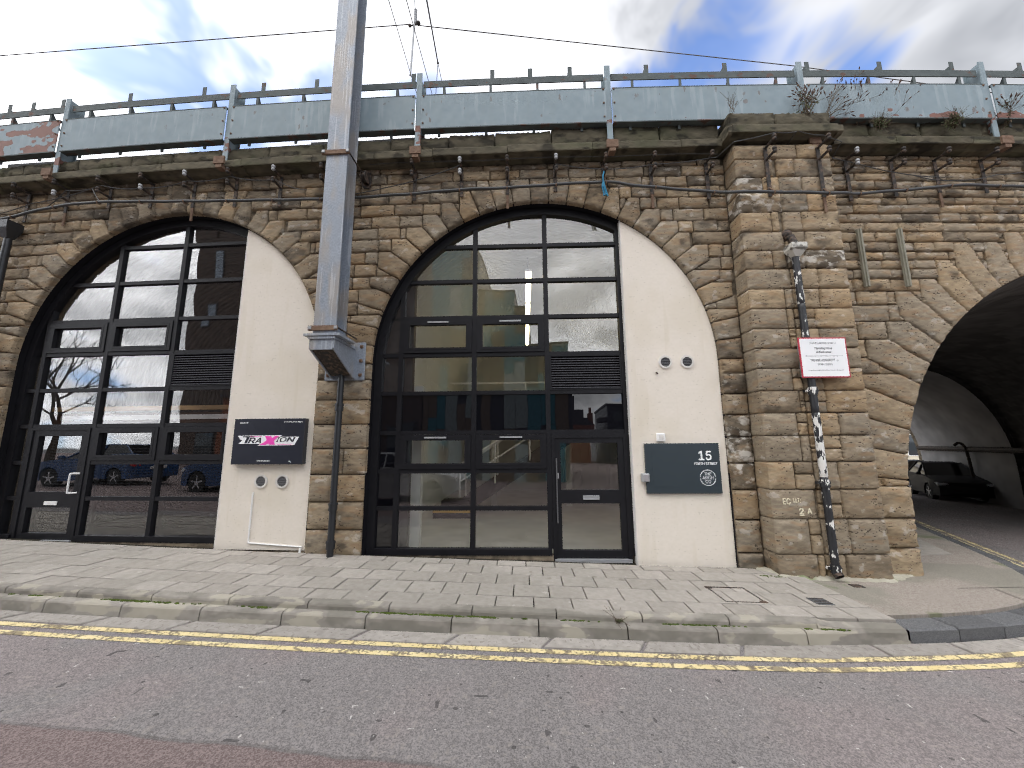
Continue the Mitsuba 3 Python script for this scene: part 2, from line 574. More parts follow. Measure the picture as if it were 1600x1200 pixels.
scene['m_gutter'] = bump(pr(mikit.proc(gutter_color), .85, spec=.25), lambda p, n, uv: .004 * fbm(p.x * 25, p.y * 25, 0, 3), .003)
scene['m_fillet'] = two(pr(mikit.proc(lambda p, n, uv: mix(mix(C(.30, .28, .22), C(.46, .44, .36), fbm(p.x * 12, p.y * 12, 1, 3)), C(.17, .21, .10), smoothstep(.5, .62, fbm(p.x * 4 + 3, p.y * 4, 4, 3)) * .8)), .9, spec=.1))
scene['m_earth'] = two(pr((.035, .031, .024), .95, spec=.1))


def moss_color(p, n, uv):
    return mix(C(.025, .035, .008), C(.10, .13, .03), fbm(p.x * 30, p.y * 30, p.z * 30, 2))


scene['m_moss'] = two(pr(mikit.proc(moss_color), .95, spec=.1))


def render_color(p, n, uv):
    f = fbm(p.x * 30, p.y * 30, p.z * 30, 3)
    g = fbm(p.x * 1.7 + 3, p.y * 1.7, p.z * 1.1, 4)
    c = mix(C(.70, .645, .56), C(.765, .705, .625), f)
    st = fbm(p.x * 11 + 5, p.y * 11, p.z * .9, 3)
    c = mix(c, C(.64, .58, .47), smoothstep(.46, .70, g) * .45 + smoothstep(.58, .76, st) * .3)
    return mix(c, C(.42, .39, .32), smoothstep(.86, .9, noise(p.x * 38, p.y * 38, p.z * 38 + 30)) * .3)


scene['m_render'] = two(bump(pr(mikit.proc(render_color), .9, spec=.2), lambda p, n, uv: .0035 * fbm(p.x * 45, p.y * 45, p.z * 45, 3), .003))


def frame_color(p, n, uv):
    f = fbm(p.x * 8, p.y * 8, p.z * 5, 3)
    return mix(C(.0075, .0075, .0095), C(.013, .013, .016), f)


scene['m_frame'] = two(pr(mikit.proc(frame_color), .45, spec=.22))
scene['m_louvre'] = two(pr((.06, .06, .068), .4, spec=.4))
scene['m_black'] = two(pr((.012, .012, .013), .5))
scene['m_glass'] = {'type': 'thindielectric', 'int_ior': 1.95, 'ext_ior': 1.0}
scene['m_spandrel'] = {'type': 'plastic', 'diffuse_reflectance': {'type': 'rgb', 'value': [.004, .004, .006]}, 'int_ior': 1.75}
scene['m_mirror_glass'] = {'type': 'plastic', 'diffuse_reflectance': {'type': 'rgb', 'value': [.02, .028, .034]}, 'int_ior': 1.8}


def galv_color(p, n, uv):
    a = noise(p.x * 60, p.y * 60, p.z * 45)
    b = fbm(p.x * 5, p.y * 5, p.z * 1.6, 4)
    c = mix(C(.18, .21, .25), C(.34, .375, .43), .55 * a + .45 * b)
    rust = smoothstep(.50, .66, fbm(p.x * 4, p.y * 4 + 3, p.z * 1.1, 4) + .07 * smoothstep(5.93, 5.97, p.z))
    c = mix(c, C(.33, .285, .235), rust * .6)
    run = smoothstep(.70, .78, noise(p.x * 55, p.y * 55, p.z * 1.3))
    return mix(c, C(.62, .64, .66), run * .3)


scene['m_galv'] = two(pr(mikit.proc(galv_color), .55, metallic=.25, spec=.5))


def panel_color(p, n, uv):
    f = fbm(p.x * 10, p.y * 10, p.z * 8, 3)
    st = fbm(p.x * 13, p.y * 13, p.z * 1.4, 3)
    c = mix(C(.175, .23, .262), C(.235, .295, .322), f)
    c = mix(c, C(.34, .40, .42), smoothstep(.56, .74, st) * .35)
    c = mix(c, C(.20, .25, .265), smoothstep(.46, .32, st) * .3)
    thr = .88 - uv.x
    pn = fbm(p.x * 4.3, p.y * 4.3, p.z * 5.2, 4)
    rust = smoothstep(thr, thr + .02, pn + smoothstep(.04, .1, uv.x) * smoothstep(.3, .2, uv.x) * (.26 * smoothstep(6.90, 6.72, p.z) - .05))
    rc = mix(C(.13, .06, .045), C(.22, .105, .08), f)
    c = mix(c, rc, rust)
    lo = smoothstep(.72, .76, fbm(p.x * 16 + 4, p.y * 16, p.z * 6.0, 3)) * smoothstep(.5, .56, fbm(p.x * 3, p.y * 3, p.z * 3 + 1, 2))
    return mix(c, C(.13, .08, .055), lo * .55)


scene['m_panel'] = two(pr(mikit.proc(panel_color), .6, spec=.4))


def rail_color(p, n, uv):
    f = fbm(p.x * 6, p.y * 6, p.z * 6, 3)
    c = mix(C(.055, .068, .07), C(.12, .14, .138), f)
    return mix(c, C(.12, .06, .042), smoothstep(.64, .74, fbm(p.x * 9, p.y * 9, p.z * 9 + 3, 3)) * .8)


scene['m_rail'] = two(pr(mikit.proc(rail_color), .7, spec=.3))


def iron_color(p, n, uv):
    f = fbm(p.x * 25, p.y * 25, p.z * 25, 3)
    return mix(C(.03, .027, .025), C(.11, .075, .055), smoothstep(.4, .75, f))


scene['m_iron'] = two(pr(mikit.proc(iron_color), .7, spec=.35))
scene['m_rusty'] = two(pr(mikit.proc(lambda p, n, uv: mix(C(.10, .055, .035), C(.25, .17, .12), fbm(p.x * 20, p.y * 20, p.z * 20, 3))), .8, spec=.3))
scene['m_cable'] = two(pr((.05, .052, .054), .45))
scene['m_wire'] = two(pr((.12, .12, .13), .5))
scene['m_pipe'] = two(pr((.022, .024, .028), .35))


def peel_color(p, n, uv):
    f = fbm(p.x * 30, p.y * 30, p.z * 9, 4)
    c = mix(C(.010, .011, .014), C(.035, .036, .04), f)
    w = smoothstep(.53, .57, f + .35 * (uv.x - .5))
    return mix(c, C(.70, .69, .66), w)


scene['m_peel'] = two(pr(mikit.proc(peel_color), .45))
scene['m_white'] = two(pr((.78, .78, .77), .4))
scene['m_hopper'] = two(pr(mikit.proc(lambda p, n, uv: mix(C(.16, .15, .13), C(.56, .55, .50), smoothstep(.38, .55, fbm(p.x * 14, p.y * 14, p.z * 14, 3)))), .6))
scene['m_offwhite'] = two(pr((.62, .60, .57), .5))
scene['m_grey'] = two(pr((.36, .37, .38), .45, metallic=.3))
scene['m_dark_grey'] = two(pr((.09, .09, .095), .45))
scene['m_steel'] = two(pr((.62, .62, .63), .28, metallic=.9))
scene['m_sign_dark'] = two(pr((.017, .020, .031), .35))
scene['m_sign_blue'] = two(pr((.022, .035, .044), .4))
scene['m_sign_white'] = two(pr((.84, .85, .86), .4))
scene['m_red'] = two(pr((.45, .035, .055), .4))
scene['m_pink'] = two(pr((.85, .07, .45), .45))
scene['m_print'] = two(pr((.05, .055, .06), .6))
scene['m_paint'] = two(pr((.72, .66, .50), .8))
scene['m_rope'] = two(pr((.02, .17, .29), .8))
scene['m_wood'] = two(pr(mikit.proc(lambda p, n, uv: mix(C(.38, .23, .10), C(.52, .34, .16), fbm(p.x * 3, p.y * 20, p.z * 40, 3))), .6))
scene['m_batten'] = two(pr(mikit.proc(lambda p, n, uv: mix(C(.17, .165, .13), C(.30, .29, .23), fbm(p.x * 40, p.y * 40, p.z * 5, 3))), .8))
scene['m_lining'] = two(pr((.60, .615, .57), .6))
scene['m_room_floor'] = pr(mikit.proc(lambda p, n, uv: mix(C(.40, .40, .37), C(.52, .52, .48), fbm(p.x * 3, p.y * 3, 0, 4))), .3, spec=.45)
scene['m_grey_lining'] = two(pr((.075, .078, .076), .6))
scene['m_dark_floor'] = two(pr((.022, .021, .02), .6))
scene['m_dark_wood'] = two(pr((.10, .048, .03), .6))
scene['m_blind'] = two(pr((.02, .019, .018), .5))
scene['m_warning'] = two(pr((.62, .38, .05), .6))


def brick_color(p, n, uv):
    row = p.z / .075
    off = .5 * (dr.floor(row) - 2 * dr.floor(row * .5))
    col = (p.x + p.y) / .225 + off
    fr, fc = row - dr.floor(row), col - dr.floor(col)
    m = (fr < .13) | (fc < .05)
    c = mix(C(.085, .062, .05), C(.14, .10, .08), cell_rand(dr.floor(row), dr.floor(col), 3)) * (.6 + .8 * uv.x)
    return dr.select(m, C(.12, .11, .10), c)


scene['m_brick'] = two(pr(mikit.proc(brick_color), .9))
scene['m_redbrick'] = two(pr(mikit.proc(lambda p, n, uv: mix(C(.20, .075, .045), C(.30, .13, .08), cell_rand(dr.floor((p.x + p.y) * 4.4), 1, dr.floor(p.z * 13)))), .9))
for nm, c in {'teal': (.04, .20, .25), 'bronze': (.17, .125, .085), 'dusk': (.035, .04, .05), 'pale': (.30, .36, .36)}.items():
    scene['m_clad_' + nm] = two(pr(c, .4))
scene['m_slate'] = two(pr((.06, .06, .065), .7))
scene['m_cream'] = two(pr((.72, .66, .52), .8))
scene['m_pane_far'] = two(pr((.30, .36, .42), .2))
scene['m_rubber'] = two(pr((.015, .015, .015), .8))
scene['m_bark'] = two(pr((.07, .058, .045), .9))
scene['m_lamp_glass'] = two(pr((.75, .76, .78), .12))
scene['m_tail'] = two(pr((.5, .015, .012), .2))
scene['m_car_glass'] = {'type': 'plastic', 'diffuse_reflectance': {'type': 'rgb', 'value': [.01, .01, .012]}, 'int_ior': 1.6}
for nm, c in {'blue': (.006, .045, .14), 'silver': (.42, .43, .44), 'black': (.012, .012, .014), 'white': (.6, .6, .6), 'dark': (.03, .033, .04)}.items():
    scene['m_car_' + nm] = two(pr(c, .25, clearcoat=1.0, clearcoat_gloss=.95))
scene['m_car_dull'] = two(pr((.012, .012, .014), .5, spec=.3))
scene['m_stem'] = two(pr((.10, .075, .05), .9))
scene['m_deadflower'] = two(pr((.075, .045, .035), .95))
scene['m_leaf'] = two(pr((.085, .10, .045), .8))

# ------------------------------------------------------------------ the viaduct
V = thing('stone_viaduct', 'long sandstone railway viaduct with round arches and a dark cornice along the street', 'viaduct')
RA = 2.64
A1 = dict(cx=-5.66, cz=2.87, r=2.65, xl=-8.31, xr=-3.01)
A2 = dict(cx=0.47, cz=2.85, r=2.64, xl=-2.17, xr=3.11)
A3 = dict(cx=9.28, cz=0.70, r=3.68, xl=5.60, xr=12.96)


def opening(a, grow=0.0, foot=-1.0):
    top = arc(a['cx'], a['cz'], a['r'] + grow, 0, PI, 61)
    return Polygon([(a['xl'] - grow, foot)] + [(a['xr'] + grow, foot)] + top.tolist())


OPEN = {k: opening(a) for k, a in (('1', A1), ('2', A2), ('3', A3))}
all_open = unary_union(list(OPEN.values()))
TOPZ = 6.18
XL, XR = -11.5, 15.5
PX0, PX1 = 3.46, 4.93

# mortar bed behind the stones: a fine sheet with the openings cut out
def sheet(poly, h, M, s):
    x0, z0, x1, z1 = poly.bounds
    pts = []
    for rg in [poly.exterior] + list(poly.interiors):
        L = rg.length
        pts += [np.asarray(rg.interpolate(t).coords[0]) for t in np.arange(0, L, s * .6)]
        pts += [np.asarray(c) for c in rg.coords[:-1]]
    gx, gz_ = np.meshgrid(np.arange(x0, x1, s), np.arange(z0, z1, s))
    g = np.stack([gx.ravel(), gz_.ravel()], 1) + .001 * rng.normal(size=(gx.size, 2))
    ok = shapely.contains(poly.buffer(-s * .3), shapely.points(g))
    P = np.unique(np.round(np.vstack([np.array(pts), g[ok]]), 4), axis=0)
    tri = Delaunay(P).simplices
    tri = tri[shapely.contains(poly, shapely.points(P[tri].mean(1)))]
    a = P[tri]
    ar = (a[:, 1, 0] - a[:, 0, 0]) * (a[:, 2, 1] - a[:, 0, 1]) - (a[:, 1, 1] - a[:, 0, 1]) * (a[:, 2, 0] - a[:, 0, 0])
    tri[ar < 0] = tri[ar < 0][:, ::-1]
    return TM(M(P[:, 0], P[:, 1], np.full(len(P), h)), tri)


wall_poly = sbox(XL, -.9, XR, 6.2).difference(all_open.buffer(.02))
add(V + '__mortar_bed', cat([sheet(g, -.035, W, .22) for g in getattr(wall_poly, 'geoms', [wall_poly])]), 'm_mortar')
# soffits of the two glazed arches (smooth reveals)
for a in (A1, A2):
    c = np.vstack([[(a['xr'], -.5)], arc(a['cx'], a['cz'], a['r'] + .012, 0, PI, 49), [(a['xl'], -.5)]])
    hs = [.0, -.07, -.32] if a is A1 else [.0, -.012, -.32]
    Vv = np.concatenate([W(c[:, 0], c[:, 1], np.full(len(c), h)) for h in hs])
    n = len(c)
    for i, (mat_, uv_) in enumerate((('m_stone', (.35, .8)), ('m_frame', None))):
        Ff = [[i * n + j, i * n + j + 1, (i + 1) * n + j + 1] for j in range(n - 1)] + [[i * n + j, (i + 1) * n + j + 1, (i + 1) * n + j] for j in range(n - 1)]
        add(V + ('__arch_reveal' if i == 0 else '__arch_flashing'), TM(Vv, Ff), mat_, smooth=True, uv=uv_)

stone_tally = {'wall_stone': 0}
extra_stones = []


def put_stone(poly, h0, part, tone=None, soot=None, M=W, joint=.006, lim=300, **k):
    if poly.is_empty or poly.area < .006:
        return
    q = round_poly(poly, joint)
    if q.is_empty or q.area < .004 or q.geom_type != 'Polygon':
        return
    m = stone_mesh(q, h0, M, seed=rng.uniform(0, 50), **k)
    if m is None:
        return
    c = q.centroid
    if tone is None:
        tone = rng.uniform(.15, .9) * (.80 if c.x < -2.6 else .95 if c.x < 3.4 else 1.0)
    if soot is None:
        top = (1.0 if c.y > 5.45 else .62 if c.y > 4.5 else .45) * (1.12 if c.x < -2.6 else 1.0)
        soot = rng.uniform(.05, .95) * top
    out = c.x < -9.6 or c.x > 10.6
    stone_tally[part] = stone_tally.get(part, 0) + 1
    uv = np.tile([tone, soot], (len(m[0]), 1))
    if out or stone_tally[part] > lim:
        extra_stones.append((m, uv))
        return
    add(V + '__' + part, m, 'm_stone', smooth=True, uv=uv)


COURSE = [6.17, 6.07, 5.89, 5.71, 5.51, 5.31, 5.10, 4.90, 4.69, 4.48, 4.27, 4.06, 3.85, 3.63, 3.40, 3.19, 2.89, 2.60, 2.29, 1.92, 1.56, 1.18, .79, .40, .03, -.6]


def snap(z, tab):
    return min(tab, key=lambda t: abs(t - z))


def voussoirs(a, n, L, tab, a0=0.0, a1=PI, keep=None, jit=.1):
    """ring of stepped voussoirs; returns their polygons"""
    out = []
    th = np.linspace(a0, a1, n + 1)
    for i in range(n):
        t0, t1 = th[i], th[i + 1]
        r0, r1 = a['r'], a['r'] + 2.2
        inn = arc(a['cx'], a['cz'], r0, t0, t1, 4)
        o = [(a['cx'] + r1 * math.cos(t1), a['cz'] + r1 * math.sin(t1)), (a['cx'] + r1 * math.cos(t0), a['cz'] + r1 * math.sin(t0))]
        wd = Polygon(list(inn) + o)
        tm = (t0 + t1) / 2
        l = L * rng.uniform(1 - jit, 1 + jit)
        if abs(math.cos(tm)) < .45:
            l *= .86
        zc = a['cz'] + (a['r'] + l) * math.sin(tm)
        zc = snap(zc, tab)
        if math.sin(tm) < .25:
            zc = 99
        xo = abs((a['r'] + l) * math.cos(tm))
        if abs(math.cos(tm)) < .33:
            xo = 99
        p = wd.intersection(sbox(a['cx'] - xo, -3, a['cx'] + xo, zc))
        if keep is not None:
            p = p.intersection(keep)
        if not p.is_empty and p.geom_type == 'Polygon':
            out.append(p)
    return out


def course_stones(region, tab, lo, hi, h0, part, wmin=.25, wmax=.75, **k):
    x0, z0, x1, z1 = region.bounds
    for zt, zb in zip(tab[:-1], tab[1:]):
        if zt < z0 or zb > z1:
            continue
        x = x0 - rng.uniform(0, wmax)
        while x < x1:
            w = rng.uniform(lo, hi)
            if (zt - zb) > .3:
                w *= 1.25
            p = sbox(x, zb, x + w, zt).intersection(region)
            x += w
            for g in getattr(p, 'geoms', [p]):
                if g.geom_type == 'Polygon' and g.area > .006:
                    b = g.bounds
                    if b[2] - b[0] < .07 or b[3] - b[1] < .05:
                        continue
                    put_stone(g, h0 + rng.uniform(-.012, .012), part, **k)


vs1 = voussoirs(A1, 29, .50, COURSE, keep=sbox(XL, 2.6, -2.585, 6.2))
vs2 = voussoirs(A2, 29, .50, COURSE, keep=sbox(-2.585, 2.6, PX0 - .005, 6.2))
DCOURSE = [6.22, 6.13, 6.02, 5.90, 5.76, 5.61, 5.47, 5.34, 5.19, 5.03, 4.87, 4.70, 4.54, 4.40, 4.25, 4.09, 3.89, 3.67, 3.41, 3.13, 2.85, 2.6]
vs3 = voussoirs(A3, 30, .86, DCOURSE, a0=.1, a1=PI - .1, keep=sbox(PX1 + .005, .95, XR, 5.7))
# neighbouring rings must not overlap
v1u = unary_union(vs1)
vs2 = [p.difference(v1u) for p in vs2]
for ring_ in (vs1, vs2, vs3):
    for p in ring_:
        for g in getattr(p, 'geoms', [p]):
            if g.geom_type == 'Polygon':
                big = ring_ is vs3
                put_stone(g, .012, 'voussoir', bulge=.02 if not big else .026, rough=.03, edge=.012, s=.05,
                          tone=rng.uniform(.35, .95) if big else rng.uniform(.1, .85), soot=rng.uniform(0, .3) if big else None)
ring_all = unary_union(vs1 + vs2 + vs3)
# spandrels left of the pilaster
reg = sbox(XL, 2.6, PX0, TOPZ).difference(all_open).difference(ring_all)
course_stones(reg, COURSE, .28, .62, .0, 'wall_stone', bulge=.022, rough=.026, s=.048)
# piers
low = [t for t in COURSE if t <= 2.61]
for zt, zb in zip(low[:-1], low[1:]):
    cut = -2.575 + rng.uniform(-.06, .06)
    for x0, x1 in ((-3.01, cut), (cut, -2.17), (-8.72, -8.31), (-9.35, -8.72), (-10.1, -9.35), (-11.5, -10.1)):
        put_stone(sbox(x0, zb, x1, zt), rng.uniform(0, .02), 'pier_stone', bulge=.035, rough=.03, margin=.01, tone=rng.uniform(.3, .62), soot=rng.uniform(.1, .5))
cl = [2.89, 2.63, 2.32, 2.01, 1.69, 1.32, .95, .54, .10, -.6]
for zt, zb in zip(cl[:-1], cl[1:]):
    pale = zt in (1.69, 1.32, 2.01)
    put_stone(sbox(3.11, zb, PX0, zt).difference(ring_all), .0, 'pier_stone', bulge=.05, rough=.035, tone=rng.uniform(.15, .5), soot=1.85 if pale else rng.uniform(.2, .7))
# right of the pilaster
reg = sbox(PX1, 2.6, XR, 6.2).difference(all_open).difference(ring_all)
course_stones(reg, DCOURSE, .26, .62, .0, 'spandrel_stone', bulge=.026, rough=.026, s=.048)
for zt, zb in ((.985, .555), (.555, .16), (.16, -.7)):
    put_stone(sbox(PX1, zb, 5.595, zt), .02, 'pier_stone', bulge=.06, rough=.04, tone=.7, soot=.15)
rest = sbox(PX1, .98, XR, 2.6).difference(all_open).difference(ring_all)
course_stones(rest, [2.6, 2.3, 1.95, 1.6, 1.28, .98], .3, .6, .0, 'pier_stone', bulge=.05, rough=.035, tone=.6)
for zt, zb in zip([2.6, 2.2, 1.8, 1.4, .98, .5, .1], [2.2, 1.8, 1.4, .98, .5, .1, -.8]):
    for x in (12.97, 13.6, 14.3):
        put_stone(sbox(x, zb, x + .63, zt).difference(ring_all), .0, 'pier_stone', tone=.5)
# pilaster: core and its own stones
core = wbox(PX0 + .02, PX1 - .02, -.8, 6.2, -.05, .265, step=.3)
PK = add(V + '__pilaster', core, 'm_mortar')
PC = [6.17, 5.93, 5.62, 5.36, 5.04, 4.72, 4.42, 4.13, 3.82, 3.52, 3.22, 2.93, 2.64, 2.32, 2.01, 1.70, 1.345, .98, .60, .155, -.75]


def pil(x0, x1, z0, z1, tone=None, soot=None, flat_=False, left=False):
    q = round_poly(sbox(x0, z0, x1, z1), .005, .02)
    m = stone_mesh(q, .30, W, bulge=.012 if flat_ else .024, rough=.008 if flat_ else .028, back=.0 if left or x1 > PX1 - .05 else .2, s=.045 if not flat_ else .07, edge=.012,
                   seed=rng.uniform(0, 50), margin=.03 if left else 0)
    if m is None:
        return
    up = (z0 + z1) / 2
    tone = tone if tone is not None else rng.uniform(.3, .94)
    soot = soot if soot is not None else (rng.uniform(.2, .8) if up > 5.2 else rng.uniform(.2, .65) if up > 4 else rng.uniform(0, .32))
    add(PK + '__stone', m, 'm_stone', smooth=True, uv=np.tile([tone, soot], (len(m[0]), 1)))


for i, (zt, zb) in enumerate(zip(PC[:-1], PC[1:])):
    if zt == .98:  # the course with the painted lettering
        pil(PX0, 4.05, zb, zt, .85, .05, True, True)
    else:
        c1 = PX0 + rng.uniform(.38, .58) + (.1 if i % 2 else -.05)
        pil(PX0, c1, zb, zt, left=True, soot=1.8 if i in (2, 3) else None)
        if i > 8:
            mid = (zt + zb) / 2 + .02
            if i % 2 == 0:
                pil(c1, 4.07, mid, zt)
                pil(c1, 4.07, zb, mid)
            elif 4.07 - c1 > .14:
                pil(c1, 4.07, zb, zt)
            else:
                pil(c1, 4.07, zb, zt)
        else:
            pil(c1, 4.08 + rng.uniform(-.08, .08), zb, zt)
    if zt == 4.42:  # gap where the outlet comes through the wall
        pass
    c0 = 4.08
    c2 = 4.40 + rng.uniform(-.07, .12)
    if i <= 8:
        pil(c0, c2, zb, zt, soot=1.8 if i == 6 else None)
    else:
        if i % 2:
            pil(c0, c2, (zt + zb) / 2, zt)
            pil(c0, c2, zb, (zt + zb) / 2)
        else:
            pil(c0, c2, zb, zt)
    pil(c2, PX1, zb, zt, soot=1.9 if i == 6 else None)
if extra_stones:
    o, vs_, fs_, us_ = 0, [], [], []
    for (v, f), u in extra_stones:
        vs_.append(v); fs_.append(f + o); us_.append(u); o += len(v)
    k = add(V + '__outer_stonework', (np.vstack(vs_), np.vstack(fs_)), 'm_stone', smooth=True, uv=np.vstack(us_))
    labels[k] = {'kind': 'stuff'}

# cornice and parapet
CORN = [(-.3, 6.16), (.10, 6.16), (.12, 6.17), (.15, 6.195), (.20, 6.20), (.215, 6.185), (.245, 6.185), (.25, 6.20), (.25, 6.30), (.24, 6.315), (.15, 6.36), (-.3, 6.36)]


def cornice_run(x0, x1, lift=0.0, out=0.0):
    x = x0
    while x < x1 - .05:
        w = min(rng.uniform(.95, 1.45), x1 - x)
        if x1 - x - w < .3:
            w = x1 - x
        d = rng.uniform(-.004, .004)
        lift = float(np.interp(x + w / 2, [-9, -2, 3, 6], [-.045, -.01, .03, .05]))
        add(V + '__cornice_stone', wsweep(x + .004, x + w - .004, [(h + (out if h > 0 else 0) + d, z + lift + d) for h, z in CORN], step=.35), 'm_cornice', uv=(rng.uniform(.3, 1), 0))
        x += w


cornice_run(XL, 3.33)
cornice_run(5.07, XR)
# the break-forward over the pilaster with mitred returns
add(V + '__pilaster_cornice', wsweep(3.40, 4.99, [(h + .20 if h > 0 else h, z + .09) for h, z in CORN], step=.4), 'm_cornice', uv=(.6, 0))
for s_, xa, xb in ((-1, 3.33, 3.40), (1, 4.99, 5.07)):
    add(V + '__pilaster_cornice', wsweep(xa, xb, [(-.3, 6.26), (.40, 6.26), (.44, 6.285), (.44, 6.385), (.37, 6.44), (-.3, 6.44)]), 'm_cornice', uv=(.6, 0))


def parapet(x0, x1, z0, z1, h0, part='parapet_stone', s=.08, tone=None, split=(.7, 1.2)):
    x = x0
    while x < x1 - .05:
        w = min(rng.uniform(*split), x1 - x)
        if x1 - x - w < .3:
            w = x1 - x
        zt = z1(x + w / 2) if callable(z1) else z1
        q = round_poly(sbox(x, z0, x + w, zt + rng.uniform(-.012, .012)), .004, .02)
        m = stone_mesh(q, h0, W, bulge=.03, rough=.035, back=-.35, s=s, seed=rng.uniform(0, 50))
        add(V + '__' + part, m, 'm_cornice', smooth=True, uv=np.tile([rng.uniform(.2, .9), 0], (len(m[0]), 1)))
        x += w


parapet(XL, 3.36, 6.35, lambda x: float(np.interp(x, [-10, -6, -2, 0, 1.2, 3], [6.57, 6.59, 6.605, 6.65, 6.71, 6.71])), .12)
parapet(3.40, 4.98, 6.44, 6.70, .34, tone=.8, split=(.5, .8))
parapet(5.02, XR, 6.40, lambda x: 6.76, .12)

# ------------------------------------------------------------------ tunnel under the third arch
TD = np.array([.50, .866])  # direction of the tunnel
op = np.vstack([[(A3['xr'], -1.2)], arc(A3['cx'], A3['cz'], A3['r'], 0.02, PI - .02, 49), [(A3['xl'], -1.2)]])


def tunnel_section(t0, t1, shrink, nt):
    c = op.copy()
    c[:, 0] = A3['cx'] + (c[:, 0] - A3['cx']) * (1 - shrink)
    c[:, 1] = np.where(c[:, 1] > .7, .7 + (c[:, 1] - .7) * (1 - shrink), c[:, 1])
    P0 = W(c[:, 0], c[:, 1], np.full(len(c), -.03))
    ts = np.linspace(t0, t1, nt)
    Vv = np.concatenate([P0 + np.array([TD[0] * t, TD[1] * t, 0]) for t in ts])
    n = len(c)
    Ff = []
    for i in range(nt - 1):
        for j in range(n - 1):
            a, b = i * n + j, i * n + j + 1
            Ff += [[a, b, b + n], [a, b + n, a + n]]
    return TM(Vv, Ff), P0


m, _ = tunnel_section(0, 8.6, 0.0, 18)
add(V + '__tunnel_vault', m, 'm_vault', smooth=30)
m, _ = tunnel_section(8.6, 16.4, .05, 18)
add(V + '__tunnel_vault', m, 'm_vault_far_lit', smooth=30)
# the step between the two vaults
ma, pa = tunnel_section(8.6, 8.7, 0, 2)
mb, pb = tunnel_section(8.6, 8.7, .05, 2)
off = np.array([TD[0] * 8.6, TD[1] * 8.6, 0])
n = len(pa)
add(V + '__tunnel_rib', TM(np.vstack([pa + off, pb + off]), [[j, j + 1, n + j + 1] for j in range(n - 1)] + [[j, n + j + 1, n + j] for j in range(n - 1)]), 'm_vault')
# the far face of the viaduct round the tunnel mouth, and the deck
far_c = np.array([9.28, 0]) + TD * 16.4 + [0, 5.7]


def MF(x, z, h):
    x, z, h = np.broadcast_arrays(np.asarray(x, float), np.asarray(z, float), np.asarray(h, float))
    p = W(x, z, -.03)
    return p + np.stack([TD[0] * (16.4 + h), TD[1] * (16.4 + h), np.zeros_like(h)], -1)


far_open = Polygon([(A3['cx'] + (x - A3['cx']) * .95, .7 + (z - .7) * .95 if z > .7 else z) for x, z in op])
add(V + '__rear_face', prism(sbox(-12, -1.5, 26, 6.3).difference(far_open.union(sbox(A3['cx'] - .95 * A3['r'], -1.5, A3['cx'] + .95 * A3['r'], .75))), .0, .4, MF), 'm_mortar')
dk = []
for x0, x1 in zip(np.linspace(-30, 30, 13)[:-1], np.linspace(-30, 30, 13)[1:]):
    pass
dq = np.array([W(x, 0, -.3) for x in np.linspace(XL, XR, 12)])
top_ = np.vstack([dq[:, :2], (dq + np.array([TD[0] * 16.1, TD[1] * 16.1, 0]))[::-1, :2]])
add(V + '__deck', prism(Polygon(top_), 5.95, 6.12, ID), 'm_mortar')

# ------------------------------------------------------------------ steel parapet railing
R = thing('steel_parapet_railing', 'blue grey steel panel railing with rust patches running along the top of the viaduct', 'railing')
POSTS = [-11.0, -7.86, -4.75, -1.50, 1.60, 4.72, 7.72, 10.8, 13.9]
for i, x in enumerate(POSTS):
    I = [wbox(x - .045, x + .045, 6.24, 7.76, .205, .22), wbox(x - .006, x + .006, 6.5, 7.755, .02, .205), wbox(x - .055, x + .055, 6.65, 7.76, .005, .02)]
    pk = add(R + '__post', cat(I), 'm_panel', uv=(.10, 0))
    add(R + '__foot', cat([wbox(x - .09, x + .09, 6.17, 6.30, .30, .33), wbox(x - .05, x + .05, 6.11, 6.175, .2, .32)]), 'm_rusty')
    for z in (6.78, 7.03, 7.28):
        for s_ in (-.085, .085):
            add(R + '__bolt', mapped(sphere((x + s_, z, .25), .016, 1), W), 'm_rusty')
for i, (a, b) in enumerate(zip(POSTS[:-1], POSTS[1:])):
    rust = .02
    if a < -10: rust = .38
    if abs(a - 4.72) < .1: rust = .12
    if abs(a - 1.6) < .1: rust = .05
    if a > 7: rust = .14
    add(R + '__panel', wbox(a + .05, b - .05, 6.69, 7.295, .235, .247, step=.4), 'm_panel', uv=(rust, 0))
    add(R + '__bottom_flange', wbox(a + .055, b - .055, 6.672, 6.69, .13, .25), 'm_rail')
    add(R + '__top_flange', wbox(a + .055, b - .055, 7.295, 7.31, .19, .25), 'm_rail')
    add(R + '__top_rail', cat([wbox(a + .06, b - .06, 7.515, 7.635, .17, .185), wbox(a + .06, b - .06, 7.62, 7.635, .08, .17)]), 'm_rail')
    k = 4
    for j in range(k):
        x = a + (b - a) * (j + .5) / k + .03
        gus = cat([wbox(x - .030, x + .012, 7.31, 7.535, .17, .178), prism(Polygon([(.0, 7.31), (.17, 7.31), (.17, 7.535), (.15, 7.535), (.02, 7.33), (.0, 7.33)]), -.005, .005, lambda h, z, t, x=x: W(x + t, z, h))])
        add(R + '__bracket', gus, 'm_rail')
        add(R + '__lug', wbox(x - .10, x - .06, 6.60, 6.672, .15, .17), 'm_rail')
for x in [-9.15, -8.66, -8.05, -6.73, -5.33, -4.25, -3.30, -1.62, -.29, .34, 1.0, 2.26, 3.55, 4.90, 6.10, 7.30, 8.46, 9.7]:
    add(R + '__upstand', cat([wbox(x - .035, x + .035, 7.60, 7.82, .155, .163), wbox(x - .035, x - .028, 7.60, 7.74, .09, .155)]), 'm_rail')

